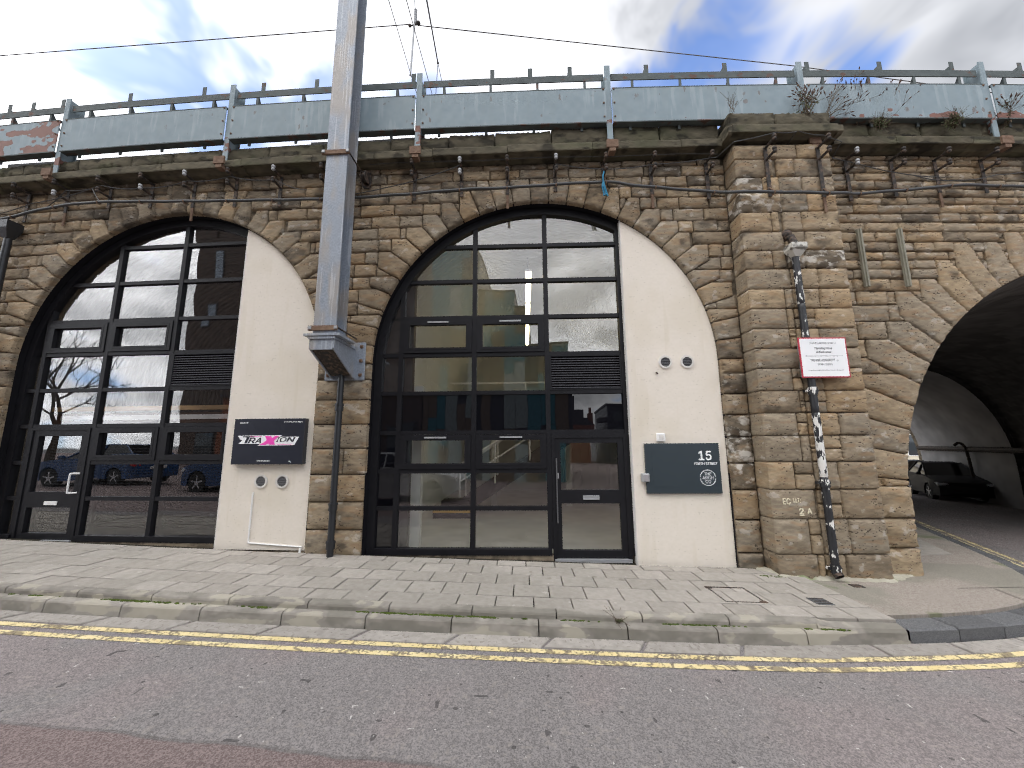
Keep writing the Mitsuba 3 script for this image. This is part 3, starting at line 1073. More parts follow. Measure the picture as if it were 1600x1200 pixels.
# ------------------------------------------------------------------ ground
gx, gy = np.meshgrid(np.concatenate([[-120, -60], np.linspace(-25, 25, 26), [60, 120]]), np.concatenate([[-90, -45], np.linspace(-20, 36, 29), [70, 140]]))
gp_ = GW(gx.ravel(), gy.ravel(), np.full(gx.size, -.185))
nx, ny = gx.shape[1], gx.shape[0]
F_ = []
for i in range(ny - 1):
    for j in range(nx - 1):
        a = i * nx + j
        F_ += [[a, a + 1, a + nx + 1], [a, a + nx + 1, a + nx]]
RD = struct(add('road', TM(gp_, F_), 'm_road', smooth=True))

KB, KF, LF = -1.56, -1.655, -1.755   # kerb back, kerb front, lower kerb front (q = -distance out)
XS = 3.75
# the street kerb turns into the side street
corner = spline([(2.4, 3.885), (3.1, 3.93), (3.75, 3.985), (4.4, 4.06), (5.2, 4.22), (6.0, 4.52), (6.8, 5.05), (7.5, 5.85), (8.15, 6.9), (9.3, 8.9), (12.3, 14.1), (15.3, 19.3), (19.5, 26.5)], 10)
PV = struct(add('pavement', wsweep(-14, 3.75, [(-.4, -.5), (1.57, -.5), (1.57, -.04), (-.4, -.04)], lambda x, z, h: G(x, -h, z), step=.5), 'm_earth'))
rows = [(-.02, -.25), (-.25, -.585), (-.585, -.93), (-.93, -1.285), (-1.285, KB + .004)]
used_cover = [sbox(2.28, -.8, 2.71, -1.24), sbox(3.22, -1.07, 3.41, -1.25)]
for r, (qa, qb) in enumerate(rows):
    pitch = .3905
    x = -14 + (.12 + pitch * .5 * (r % 2)) + .02 * r
    while x < XS:
        x1 = min(x + pitch, XS)
        if XS - x1 < .12:
            x1 = XS
        if x1 - x > .08:
            g = .0062
            # at the pilaster the first rows stop
            qa_ = qa
            if r == 0 and x > 3.4:
                x += pitch
                continue
            z = rng.uniform(-.003, .003)
            sl = slab([(x + g, qb + g), (x1 - g, qb + g), (x1 - g, qa_ - g), (x + g, qa_ - g)], -.06, z, G, .004, .0012)
            add(PV + '__paving_slab', sl, 'm_slab', uv=(rng.uniform(0, 1), 0))
        x += pitch
KR = struct(num('kerb'))
x = -14.2
while x < 2.9:
    x1 = x + .815
    pr_ = [(1.56, -.3), (1.655, -.3), (1.655, -.03), (1.648, -.012), (1.632, .0), (1.56, .003)]
    add(KR + '__kerb_stone', wsweep(x + .006, x1 - .006, pr_, lambda a, z, h: G(a, -h, z), step=.2), 'm_kerb', uv=(rng.uniform(0, 1), 0))
    x += .815
xe = x
# tapering last kerb stone where the upper step runs out
add(KR + '__kerb_stone', wsweep(xe + .003, XS - .01, [(1.56, -.3), (1.66, -.3), (1.66, -.05), (1.645, -.02), (1.56, .0)], lambda a, z, h: G(a, -h, z - .03 * (a > xe + .1)), step=.2), 'm_kerb', uv=(.6, 0))
x = -14.5
while x < 3.72:
    x1 = min(x + .822, 3.78)
    pr_ = [(1.64, -.4), (1.755 + .012, -.4), (1.755 + .012, -.185), (1.752, -.085), (1.742, -.072), (1.725, -.066), (1.64, -.064)]

    def ML(a, z, h):
        a = np.asarray(a, float); h = np.asarray(h, float)
        bend = np.interp(a, [2.0, 2.6, 3.2, 3.8], [0, -.012, -.07, -.125])
        return G(a, -(h + bend * (h > 1.7)), z)
    add(KR + '__lower_kerb_stone', wsweep(x + .006, x1 - .006, pr_, ML, step=.15), 'm_kerb', uv=(rng.uniform(0, 1), 0))
    x += .822
# dark granite kerb round the corner
ck = [i for i in range(len(corner)) if corner[i][0] > 3.76]
cc = np.vstack([[3.752, float(np.interp(3.752, corner[:, 0], corner[:, 1]))], corner[ck]])
seg = np.concatenate([[0], np.cumsum(np.linalg.norm(np.diff(cc, axis=0), axis=1))])


def along(path, d):
    s_ = np.concatenate([[0], np.cumsum(np.linalg.norm(np.diff(path, axis=0), axis=1))])
    return np.stack([np.interp(d, s_, path[:, 0]), np.interp(d, s_, path[:, 1])], -1)


def normal_left(path):
    t = np.gradient(path, axis=0)
    t /= np.linalg.norm(t, axis=1, keepdims=True)
    return np.stack([-t[:, 1], t[:, 0]], 1)


d = 0.0
for i in range(34):
    L = .56
    q = along(cc, np.linspace(d + .006, d + L - .006, 5))
    nn = normal_left(q)
    inn = q + .24 * nn
    ring_ = np.vstack([q, inn[::-1]])
    add(KR + '__granite_kerb_stone', slab(ring_, -.4, -.055 + rng.uniform(-.004, .004), GW, .018, .004), 'm_granite', uv=(rng.uniform(0, 1), 0))
    d += L
# tarmac footway on the corner and into the tunnel
cn = cc + .24 * normal_left(cc)
foot = [(XS + .004, 4.24)] + [tuple(p) for p in cn if p[0] > 3.8]
jl = [W(5.62, 0, -.02)[:2] + TD * t for t in (18.5, 10, 0)]
foot += [tuple(p) for p in jl] + [tuple(W(5.0, 0, .0)[:2]), tuple(W(XS + .004, 0, .0)[:2])]
fp = Polygon(foot).buffer(0)
fp = max(getattr(fp, 'geoms', [fp]), key=lambda g: g.area)
cover_t = Polygon([(5.43, 4.70), (6.3, 4.74), (6.62, 5.22), (5.49, 5.10)])
slabs_t = struct(num('tarmac_footway'))
add(slabs_t + '__surface', prism(fp.difference(cover_t), -.4, -.03, GW), 'm_tarmac')
cp = [(5.43, 4.70), (6.3, 4.74), (6.62, 5.22), (5.49, 5.10)]
mid0, mid1 = (5.86, 4.72), (5.99, 5.15)
for rg in ([cp[0], mid0, mid1, cp[3]], [mid0, cp[1], cp[2], mid1]):
    rr = np.asarray(rg)
    cen = rr.mean(0)
    add(slabs_t + '__recessed_slab', slab(cen + (rr - cen) * .955, -.2, -.036, GW, .004), 'm_tarmac')
add(slabs_t + '__joint_bed', prism(Polygon(cp).buffer(-.001), -.38, -.06, GW), 'm_earth')
# flags and an old concrete patch in the tunnel footway
add(slabs_t + '__concrete_patch', prism(Polygon([(6.6, 6.6), (7.25, 6.7), (7.9, 7.9), (7.0, 8.0)]), -.03, -.024, GW), 'm_slab', uv=(.7, 0))
# gutter stones
GT = struct(num('gutter'))
x = -14.3
while x < 2.3:
    w = .86
    def MG(a, q, z): return G(a, q, z)
    jl_ = rng.uniform(-.01, .01)
    add(GT + '__gutter_stone', slab([(x + .018, -1.955 + jl_), (x + w - .018, -1.955 + jl_), (x + w - .018 + .1, -1.772), (x + .018 + .1, -1.772)], -.3, -.168 + rng.uniform(-.003, .003), G, .008, .002), 'm_gutter', uv=(rng.uniform(0, 1), 0))
    x += w
gpath = np.array([p for p in corner if p[0] > 2.3])
gl = -normal_left(gpath)
d = .12
for i in range(9):
    q = along(gpath, np.linspace(d + .018, d + .79, 6))
    nn = -normal_left(q)
    add(GT + '__gutter_stone', slab(np.vstack([q + .02 * nn, (q + .21 * nn)[::-1]]), -.3, -.168, GW, .008, .002), 'm_gutter', uv=(rng.uniform(0, 1), 0))
    d += .81


def ribbon(path, w, z, M):
    nn = normal_left(path)
    a, b = path + nn * w / 2, path - nn * w / 2
    n = len(path)
    Vv = np.vstack([M(a[:, 0], a[:, 1], np.full(n, z)), M(b[:, 0], b[:, 1], np.full(n, z))])
    return TM(Vv, [[n + i, n + i + 1, i + 1] for i in range(n - 1)] + [[n + i, i + 1, i] for i in range(n - 1)])


for off_, key in ((2.0, 'a'), (2.145, 'b')):
    xs = np.linspace(-14, 2.2, 60)
    p0 = W(xs, 0, off_)[:, :2]
    k = off_ - 1.755
    tail = np.array([p for p in corner if p[0] > 2.5])
    tail = tail - (k - .0) * normal_left(tail)
    path = np.vstack([p0, tail])
    path = spline(path[::3], 4)
    add(RD + '__yellow_line', ribbon(path, .068, -.1805, GW), 'm_yellow')

# moss growing along the two kerb steps
mv = []
def moss_run(x0, x1, h, dz, w, dens):
    nb = int((x1 - x0) * dens)
    for _ in range(nb):
        x = rng.uniform(x0, x1)
        if meshkit.fbm(np.array([x * 3.1, h * 5, 0.3]), 3, 4) < rng.uniform(.44, .60):
            continue
        r = rng.uniform(.006, .017)
        m_ = trimesh.creation.icosphere(subdivisions=0, radius=1)
        m_.apply_scale((r * rng.uniform(1, 2.2), r, r * .55))
        p = G(x, -(h + rng.uniform(-w, w)), dz)
        m_.apply_translation(p)
        mv.append(m_)
moss_run(-9, 3.2, 1.663, -.064, .006, 60)
moss_run(-4.3, -2.2, 1.668, -.063, .014, 130)
moss_run(-1.2, .4, 1.668, -.063, .012, 110)
moss_run(3.2, 3.5, .34, -.004, .03, 150)
stuff(add('moss', cat(mv), 'm_moss'), 'dark green moss growing along the foot of the kerb step', 'moss')

# ------------------------------------------------------------------ glazed arch fronts
def pane(poly, h, M, bulge=.0012, s=.12):
    r = mesh2d(poly, s, jit=.1)
    if r is None:
        return None
    P, tri, k = r
    x0, z0, x1, z1 = poly.bounds
    u = (P[:, 0] - x0) / (x1 - x0) * 2 - 1
    v = (P[:, 1] - z0) / (z1 - z0) * 2 - 1
    bl = bulge * rng.uniform(.3, 1.4) * rng.choice([-1, 1])
    hh = h + bl * (1 - u * u) * (1 - v * v) + rng.normal(0, .0012) * u + rng.normal(0, .0012) * v
    return TM(M(P[:, 0], P[:, 1], hh), tri)


def clip(poly, reg):
    p = poly.intersection(reg)
    if p.is_empty:
        return []
    return [g for g in getattr(p, 'geoms', [p]) if g.geom_type == 'Polygon' and g.area > .01]


HF0, HF1, HG = -.27, -.19, -.235   # frame back, frame front, glass


def arch_front(a, M, cols, rows, xend, foot, label, opens, louvre, door, dark, name='glazed_arch_front'):
    t = thing(name, label, 'window')
    full = opening(a, .0, foot).intersection(sbox(a['xl'] - 1, foot, xend, 9))
    inner = opening(a, -.115, foot - 1).intersection(sbox(a['xl'] - 1, foot, xend - .055, 9))
    # outer frame
    add(t + '__outer_frame', prism(full.buffer(.004).difference(inner).intersection(sbox(-20, foot, xend, 9)), HF0 - .02, HF1 + .012, M), 'm_frame')
    add(t + '__sill', cat([prism(sbox(a['xl'] + .01, foot - .0, xend if door is None or door[0] > cols[-1] else xend, foot + .085), HF0, HF1 + .03, M)]) if door is None else
        prism(unary_union([sbox(a['xl'] + .01, foot, door[0] - .02, foot + .085), sbox(door[1] + .02, foot, xend, foot + .085)]).intersection(sbox(-20, -2, xend, 9)), HF0, HF1 + .03, M), 'm_frame')
    zt = a['cz'] + a['r']
    for x in cols:
        seg_ = clip(sbox(x - .036, foot + .085, x + .036, zt), inner)
        for g in seg_:
            add(t + '__mullion', prism(g, HF0, HF1, M), 'm_frame')
    edges = [a['xl']] + list(cols) + [xend]
    for z in rows:
        for xa, xb in zip(edges[:-1], edges[1:]):
            if door and xa < (door[0] + door[1]) / 2 < xb and z < door[3] - .05:
                continue
            for g in clip(sbox(xa + .0365, z - .03, xb - .0365, z + .03), inner):
                add(t + '__transom', prism(g, HF0 + .002, HF1 - .006, M), 'm_frame')
    zs = [foot + .085 - .03] + sorted(rows) + [zt + .2]
    for ci, (xa, xb) in enumerate(zip(edges[:-1], edges[1:])):
        for ri, (za, zb) in enumerate(zip(zs[:-1], zs[1:])):
            if door and xa < (door[0] + door[1]) / 2 < xb and zb < door[3] + .06:
                continue
            cell = clip(sbox(xa + .035, za + .03, xb - .035, zb - .03), inner)
            for g in cell:
                if (ci, ri) in louvre:
                    x0, z0, x1, z1 = g.bounds
                    lv = add(t + '__louvre', prism(sbox(x0, z0, x1, z1), HF0, HF0 + .01, M), 'm_black')
                    add(lv + '__frame', prism(sbox(x0, z0, x1, z1).difference(sbox(x0 + .025, z0 + .02, x1 - .025, z1 - .02)), HF0 + .012, HF1 + .003, M), 'm_frame')
                    ns = 13
                    for k in range(ns):
                        zz = z0 + .025 + (z1 - z0 - .05) * k / ns
                        dzs = (z1 - z0 - .05) / ns
                        prf = [(HF0 + .02, zz + dzs * .95), (HF0 + .026, zz + dzs * 1.0), (HF1 - .002, zz + dzs * .30), (HF1 - .002, zz + dzs * .12), (HF1 - .010, zz + dzs * .14)]
                        add(lv + '__slat', wsweep(x0 + .026, x1 - .026, prf, M, step=3), 'm_louvre')
                elif (ci, ri) in dark:
                    add(t + '__dark_pane', pane(g, HG, M), 'm_spandrel', smooth=True)
                elif (ci, ri) in opens:
                    x0, z0, x1, z1 = g.bounds
                    f1 = g.buffer(-.004, join_style=2)
                    w = .082
                    gl_ = sbox(x0 + w + .01, z0 + w, x1 - w - .01, z1 - w)
                    ok = add(t + '__opening_light', prism(f1.difference(gl_), HF0 + .003, HF1 + .012, M), 'm_frame')
                    gi = sbox(x0 + w - .02, z0 + w - .03, x1 - w + .02, z1 - w + .03)
                    add(ok + '__bead', prism(gi.difference(gl_.buffer(-.006, join_style=2)), HG + .008, HF1 + .0155, M), 'm_frame')
                    add(ok + '__pane', pane(gl_.buffer(.01, join_style=2), HG, M), 'm_glass', smooth=True)
                    if ri > 1 and name_vent:
                        add(ok + '__trickle_vent', prism(sbox((x0 + x1) / 2 - .17, z1 - .058, (x0 + x1) / 2 + .17, z1 - .034), HF1 + .0125, HF1 + .03, M), 'm_grey')
                else:
                    pm = pane(g.buffer(.012, join_style=2), HG, M)
                    if pm is not None:
                        add(t + '__pane', pm, 'm_glass', smooth=True)
    return t, inner


ROWS2 = [.67, 1.21, 1.79, 2.40, 3.01, 3.62, 4.235, 4.84]
FOOT2 = .02
name_vent = True
T2, in2 = arch_front(A2, F2, [-1.765, -.60, .545], ROWS2, 1.745, FOOT2,
                     'dark framed glazed arch front with a glass door and a bright white room behind',
                     opens={(1, 5), (2, 5), (1, 3 - 0), (2, 3 - 0)} - {(1, 3), (2, 3)} | {(1, 2), (2, 2)}, louvre={(3, 4)}, door=(.58, 1.71, -.05, 1.76),
                     dark={(0, 0), (0, 1), (0, 2), (0, 3), (1, 3), (2, 3), (3, 3)})
# its door
D2 = T2 + '__door'
lf = sbox(.625, -.015, 1.665, 1.70)
up, dn = sbox(.715, .93, 1.575, 1.62), sbox(.715, .085, 1.575, .74)
scene[D2] = mikit.ply(prism(lf.difference(up).difference(dn), HF0 + .01, HF1 - .004, F2), 'm_frame')
add(T2 + '__door_frame', prism(sbox(.582, -.055, 1.715, 1.76).difference(sbox(.632, -.06, 1.658, 1.695)), HF0 - .005, HF1 + .012, F2), 'm_frame')
add(T2 + '__threshold', prism(sbox(.60, -.075, 1.70, -.03), HF0 + .012, HF1 + .04, F2), 'm_grey')
for g in (up, dn):
    add(D2 + '__pane', pane(g.buffer(.01, join_style=2), HG, F2), 'm_glass', smooth=True)
lp = add(D2 + '__letter_plate', cat([prism(sbox(1.03, .79, 1.27, .855), HF1 - .004, HF1 + .006, F2), prism(sbox(1.035, .838, 1.265, .85), HF1 + .006, HF1 + .014, F2), prism(sbox(1.035, .795, 1.265, .804), HF1 + .006, HF1 + .012, F2)]), 'm_grey')
add(D2 + '__pull_handle', cat([tube(F2([.648, .648], [.47, 1.40], [HF1 + .05] * 2), .0105, 8), tube(F2([.648, .648], [.55, .55], [HF1, HF1 + .05]), .008, 6), tube(F2([.648, .648], [1.32, 1.32], [HF1, HF1 + .05]), .008, 6)]), 'm_dark_grey')
add(D2 + '__lock', prism(sbox(.652, 1.10, .684, 1.18), HF1 - .004, HF1 + .015, F2), 'm_steel')
# an interior steel rail seen through the door
ROWS1 = [.80, 1.36, 1.95, 2.545, 3.155, 3.735, 4.40, 5.06]
FOOT1 = .16
name_vent = False
T1, in1 = arch_front(A1, F1, [-7.99, -6.845, -5.655], ROWS1, -4.44, FOOT1,
                     'dark framed glazed arch front left of the steel mast with lowered blinds',
                     opens={(1, 5), (2, 5), (2, 2), (3, 2)}, louvre={(3, 4)}, door=(-7.955, -6.885, .16, 1.92), dark=set(), name='glazed_arch_front')
D1 = T1 + '__door'
lf = sbox(-7.91, .175, -6.93, 1.89)
up, dn = sbox(-7.80, .90, -7.03, 1.79), sbox(-7.80, .27, -7.03, .66)
scene[D1] = mikit.ply(prism(lf.difference(up).difference(dn), HF0 + .01, HF1 - .004, F1), 'm_frame')
add(T1 + '__door_frame', prism(sbox(-7.952, .14, -6.882, 1.918).difference(sbox(-7.905, .13, -6.935, 1.885)), HF0 - .005, HF1 + .012, F1), 'm_frame')
for g in (up, dn):
    add(D1 + '__pane', pane(g.buffer(.01, join_style=2), HG, F1), 'm_glass', smooth=True)
add(D1 + '__letter_plate', prism(sbox(-7.49, .70, -7.27, .76), HF1 - .004, HF1 + .008, F1), 'm_white')
add(D1 + '__pull_handle', tube(spline(F1(np.array([-6.95, -7.03, -7.045, -7.045, -7.03, -6.95]), np.array([1.19, 1.19, 1.16, .92, .89, .89]), np.array([HF1 + .0, HF1 + .05, HF1 + .06, HF1 + .06, HF1 + .05, HF1])), 5), .014, 8), 'm_white')
add(T1 + '__threshold', prism(sbox(-7.93, .13, -6.9, .172), HF0 + .012, HF1 + .04, F1), 'm_grey')
add(T1 + '__plinth', prism(sbox(-6.88, -.1, -4.44, FOOT1), HF0, HF1 + .02, F1), 'm_mortar')
add(T2 + '__plinth', prism(sbox(-2.16, -.25, .58, FOOT2), HF0, HF1 + .015, F2), 'm_mortar')

# ------------------------------------------------------------------ cream rendered infill panels
for a, M, x0, foot, lab in ((A2, F2, 1.748, -.16, 'cream rendered wall panel right of the glass door with a number board'),
                            (A1, F1, -4.437, .10, 'cream rendered wall panel left of the steel mast with a black shop sign')):
    p = opening(a, -.004, foot).intersection(sbox(x0, foot, a['xr'] + 1, 9))
    k = tag(num('rendered_panel'), lab, 'wall panel')
    scene[k] = mikit.ply(prism(p, -.30, -.075, M), 'm_render')
    if a is A1:
        for xa, xb in ((-4.43, -3.98), (-3.97, -3.52), (-3.51, -3.03)):
            add(k + '__base_brick', prism(sbox(xa, -.1, xb, .097), -.28, -.09, M), 'm_mortar')
        add(k + '__edge_bead', prism(sbox(x0 - .003, foot, x0 + .009, 5.10), -.19, -.072, M), 'm_offwhite')
    else:
        add(k + '__edge_bead', prism(sbox(x0 - .003, foot, x0 + .009, 5.17), -.19, -.072, M), 'm_offwhite')


# round wall vents
def vent(x, z, M, r, lab, h=-.075):
    t = thing('wall_vent', lab, 'vent', 'round wall vents')
    rg = Point(0, 0).buffer(r, 16).difference(Point(0, 0).buffer(r * .74, 16))
    add(t + '__collar', prism(affinity.translate(rg, x, z), h, h + .022, M), 'm_offwhite')
    add(t + '__backing', prism(affinity.translate(Point(0, 0).buffer(r * .75, 12), x, z), h - .0, h + .003, M), 'm_black')
    for k in range(6):
        zz = -r * .62 + k * r * .25
        hw = math.sqrt(max((r * .74) ** 2 - zz ** 2, 0))
        add(t + '__slat', wsweep(x - hw, x + hw, [(h + .004, z + zz + .014), (h + .018, z + zz), (h + .018, z + zz + .006), (h + .006, z + zz + .02)], M, 1), 'm_dark_grey')


vent(2.32, 2.82, F2, .098, 'left round wall vent high on the cream panel above the number board')
vent(2.645, 2.82, F2, .098, 'right round wall vent high on the cream panel above the number board')
vent(-3.79, 1.08, F1, .10, 'left round wall vent below the black shop sign')
vent(-3.455, 1.08, F1, .10, 'right round wall vent below the black shop sign')
k = tag(add('conduit', tube(spline(F1(np.array([-3.90, -3.90, -3.90, -3.885, -3.86, -3.5, -3.07]), np.array([.92, .6, .24, .205, .195, .175, .15]), np.full(7, -.064)), 5), .012, 6), 'm_white'),
        'thin white conduit running down and along the cream panel below the shop sign', 'conduit')
add(k + '__end', tube(W(np.array([-3.05, -3.06, -3.10, -3.0, -2.63]), np.array([.15, .06, .045, .028, .01]), np.array([.03, .04, .05, .09, .10])), .016, 6), 'm_white')
t = thing('bell_box', 'small white square sounder box above the number board', 'alarm box')
add(t + '__case', mapped(rbox(2.11, 2.235, 1.63, 1.755, -.075, -.03, .012), F2), 'm_white')
add(t + '__grille', mapped(rbox(2.14, 2.205, 1.66, 1.725, -.0305, -.026, .002), F2), 'm_offwhite')
t = thing('entry_keypad', 'small silver door entry box at the lower left edge of the number board', 'keypad')
add(t + '__case', mapped(rbox(1.855, 1.965, 1.06, 1.18, -.075, .0, .01), F2), 'm_grey')
add(t + '__face', mapped(rbox(1.872, 1.948, 1.076, 1.164, -.002, .004, .003), F2), 'm_steel')
t = tag(add('wall_spike', tube(F2(np.array([2.18, 2.18]), np.array([2.66, 2.64]), np.array([-.075, -.03])), .012, 6), 'm_iron'), 'small dark bolt sticking out of the cream panel below the left vent', 'bolt')

# number board
NB = thing('number_board', 'dark blue number board reading 15 FORTH STREET on the cream panel', 'sign')
bx0, bx1, bz0, bz1 = 1.925, 2.985, .895, 1.605
add(NB + '__board', mapped(rbox(bx0, bx1, bz0, bz1, -.075, -.03, .004), F2), 'm_sign_blue')
add(NB + '__inset_panel', prism(sbox(2.02, .99, 2.52, 1.52), -.0305, -.027, F2), 'm_sign_blue')
add(NB + '__number', text('15', .185, .125, F2, 2.685, 1.365, -.0295, .003, True), 'm_sign_white')
add(NB + '__street_name', text('FORTH STREET', .33, .036, F2, 2.615, 1.295, -.0295, .003, True), 'm_sign_white')
rg = Point(0, 0).buffer(.112, 24).difference(Point(0, 0).buffer(.104, 24)).difference(sbox(-.2, -.012, -.09, .012)).difference(sbox(.09, -.012, .2, .012))
LX, LZ = 2.795, 1.115
add(NB + '__emblem', cat([prism(affinity.translate(rg, LX, LZ), -.0295, -.0265, F2), text('THE', .10, .044, F2, LX - .05, LZ + .032, -.0295, .003), text('ARCH', .155, .044, F2, LX - .078, LZ - .022, -.0295, .003), text('CO', .078, .044, F2, LX - .039, LZ - .076, -.0295, .003)]), 'm_sign_white')

# black shop sign
SS = thing('shop_sign', 'black shop sign with a pink and white TRAXION logo on the left cream panel', 'sign')
sx0, sx1, sz0, sz1 = -4.235, -3.115, 1.335, 2.015
add(SS + '__board', mapped(rbox(sx0, sx1, sz0, sz1, -.075, .02, .003), F1), 'm_sign_dark')


def su(u, v):
    return sx0 + u * (sx1 - sx0), sz1 - v * (sz1 - sz0)


hs = .0205
lg = Polygon([su(*p) for p in [(.065, .375), (.695, .365), (.665, .405), (.935, .405), (.875, .585), (.355, .60), (.395, .555), (.085, .555), (.135, .475), (.105, .46)]])
add(SS + '__logo_ground', prism(lg, hs, hs + .002, F1), 'm_sign_white')
lt = []
for s_, u0, w, v0, hgt in (('T', .105, .17, .535, .10), ('R', .215, .10, .535, .075), ('A', .315, .095, .535, .075), ('I', .615, .03, .515, .068), ('O', .655, .10, .515, .068), ('N', .76, .105, .515, .068)):
    x_, z_ = su(u0, v0)
    add(SS + '__logo_letter', text(s_, w * 1.05, hgt, F1, x_, z_, hs + .002, .002, True, shear=.45), 'm_sign_dark')
x_, z_ = su(.395, .575)
add(SS + '__logo_cross', cat([prism(Polygon([su(*p) for p in [(.455, .385), (.535, .385), (.56, .43), (.60, .385), (.655, .385), (.60, .47), (.585, .50), (.605, .575), (.525, .575), (.51, .545), (.47, .58), (.385, .58), (.47, .50), (.485, .47)]]), hs + .004, hs + .007, F1)]), 'm_pink')
bars = [sbox(*su(.245 + .028 * k, .403), *su(.265 + .028 * k, .388)) for k in range(6)] + [sbox(*su(.63 + .027 * k, .575), *su(.648 + .027 * k, .56)) for k in range(8)]
add(SS + '__logo_strapline', prism(unary_union([sbox(*p.bounds) for p in bars]), hs + .002, hs + .004, F1), 'm_pink')
x_, z_ = su(.705, .088)
small = [text('14 FORTH STREET', .30, .017, F1, x_, z_, hs, .002, True)]
x_, z_ = su(.365, .938)
small.append(text('TRAXION.GG', .205, .018, F1, x_, z_, hs, .002, True))
x_, z_ = su(.08, .105)
small.append(text('MMYO', .10, .02, F1, x_, z_, hs, .002, True, shear=.2))
small.append(prism(Polygon([su(.182, .075), su(.197, .07), su(.192, .095), su(.178, .10)]), hs, hs + .002, F1))
small.append(prism(affinity.translate(Point(0, 0).buffer(.009, 6), *su(.825, .935)), hs, hs + .002, F1))
small.append(prism(Polygon([su(.83, .945), su(.837, .937), su(.85, .962), su(.842, .968)]), hs, hs + .002, F1))
add(SS + '__small_print', cat(small), 'm_sign_white')

# bridge identification plate on the pilaster
BS = thing('bridge_plate', 'white bridge notice with a red border fixed across the downpipe on the pilaster', 'sign')
b0, b1, c0, c1 = 3.965, 4.625, 2.475, 3.04
HP = .45
add(BS + '__border', mapped(rbox(b0, b1, c0, c1, HP - .012, HP, .003), W), 'm_red')
add(BS + '__plate', wbox(b0 + .019, b1 - .019, c0 + .018, c1 - .018, HP, HP + .003, step=.2), 'm_sign_white')
tx = []
for s_, w, z, hgt, bd in (('THIS IS BRIDGE ECM7 2', .36, 2.945, .028, 0), ('Clavering Place', .245, 2.872, .031, 1), ('at Newcastle', .205, 2.818, .03, 1),
                          ('In the event of any road vehicle striking this bridge please phone', .515, 2.773, .011, 0), ('01904 718274', .20, 2.648, .026, 1),
                          ('as quickly as possible. The safety of trains may be affected', .47, 2.573, .011, 0)):
    xc = (b0 + b1) / 2
    tx.append(text(s_, w, hgt, W, xc - w / 2, z, HP + .003, .0015, bool(bd)))
tx.append(text('THE RAIL AUTHORITY', .335, .031, W, 4.10, 2.703, HP + .003, .0015, True))
tx.append(text('on', .03, .022, W, 4.455, 2.703, HP + .003, .0015, False))
add(BS + '__lettering', cat(tx), 'm_print')
for x in (b0 + .1, b1 - .1):
    add(BS + '__stay', wbox(x - .015, x + .015, c0 + .03, c1 - .03, .31, HP - .012), 'm_grey')
# rough cement fillet where the pilaster meets the pavement
fx = np.linspace(3.30, 5.45, 34)
fr_ = np.interp(fx, [3.30, 3.44, 3.5, 4.9, 5.0, 5.45], [.06, .20, .34, .34, .28, .06]) + rng.uniform(0, .05, 34)
fi = np.interp(fx, [3.30, 3.44, 3.5, 4.9, 5.0, 5.45], [-.05, .0, .26, .26, .0, -.05])
fv = np.concatenate([G(fx, -fi, np.full(34, .035)), G(fx, -fr_ + .03, rng.uniform(.012, .03, 34)), G(fx, -fr_ - .035, np.full(34, -.035))])
fv[:, 2] -= np.tile(np.interp(fx, [3.3, 3.8, 5.4], [0, .02, .035]), 3)
add(V + '__cement_fillet', TM(fv, [[r * 34 + i, (r + 1) * 34 + i, (r + 1) * 34 + i + 1] for r in range(2) for i in range(33)] + [[r * 34 + i, (r + 1) * 34 + i + 1, r * 34 + i + 1] for r in range(2) for i in range(33)]), 'm_fillet', smooth=True)
# stencilled lettering on a pilaster stone
SM = thing('stencil_lettering', 'faded cream stencilled letters painted on a lower pilaster stone left of the downpipe', 'painted lettering')
HPL = .3165
add(SM + '__line', cat([text('EC', .10, .075, W, 3.60, .795, HPL, .004, True), text('M7:', .10, .06, W, 3.735, .81, HPL, .004)]), 'm_paint')
add(SM + '__line', cat([text('2', .06, .075, W, 3.80, .665, HPL, .004, True), text('A', .065, .07, W, 3.905, .67, HPL, .004, True), wbox(3.80, 3.865, .645, .657, HPL, HPL + .004)]), 'm_paint')

# ------------------------------------------------------------------ pipes
P1 = thing('downpipe', 'black downpipe with peeling white paint and a hopper head on the pilaster', 'downpipe')
segs = [(4.31, 3.55, .42), (3.55, 3.0, .16), (3.0, 2.0, .05), (2.0, 1.15, .78), (1.15, .0, .22)]
for zt, zb, pe in segs:
    zz = np.linspace(zt, zb, 12)
    add(P1 + '__pipe', tube(W(np.full(12, 4.13), zz, np.full(12, .385)), .046, 14), 'm_peel', uv=(pe, 0), smooth=True)
for z in (2.35, 1.12, .05):
    add(P1 + '__collar', cat([tube(W([4.13] * 2, [z, z - .1], [.385] * 2), .058, 14), wbox(4.05, 4.21, z - .06, z - .03, .31, .39)]), 'm_peel', uv=(.35, 0))
hp = m3.Manifold.hull_points(np.vstack([W(np.array([4.02, 4.24, 4.02, 4.24]), np.full(4, 4.44), np.array([.50, .50, .32, .32])), W(np.array([4.02, 4.24, 4.02, 4.24]), np.full(4, 4.36), np.array([.50, .50, .32, .32])), W(np.array([4.09, 4.18, 4.09, 4.18]), np.full(4, 4.26), np.array([.43, .43, .34, .34]))])).to_mesh()
add(P1 + '__hopper', TM(hp.vert_properties[:, :3], hp.tri_verts), 'm_hopper')
add(P1 + '__outlet', cat([tube(W([4.11, 4.12, 4.13], [4.62, 4.58, 4.45], [.28, .37, .41]), .05, 10), sphere(W(4.10, 4.66, .30), .075, 2)]), 'm_iron')
add(P1 + '__shoe', tube(W([4.13, 4.132, 4.135], [.02, -.05, -.085], [.385, .395, .425]), [.05, .054, .056], 12, cap=False), 'm_iron', smooth=True)
P2 = thing('downpipe', 'dark grey downpipe on the pier below the steel mast bracket', 'downpipe')
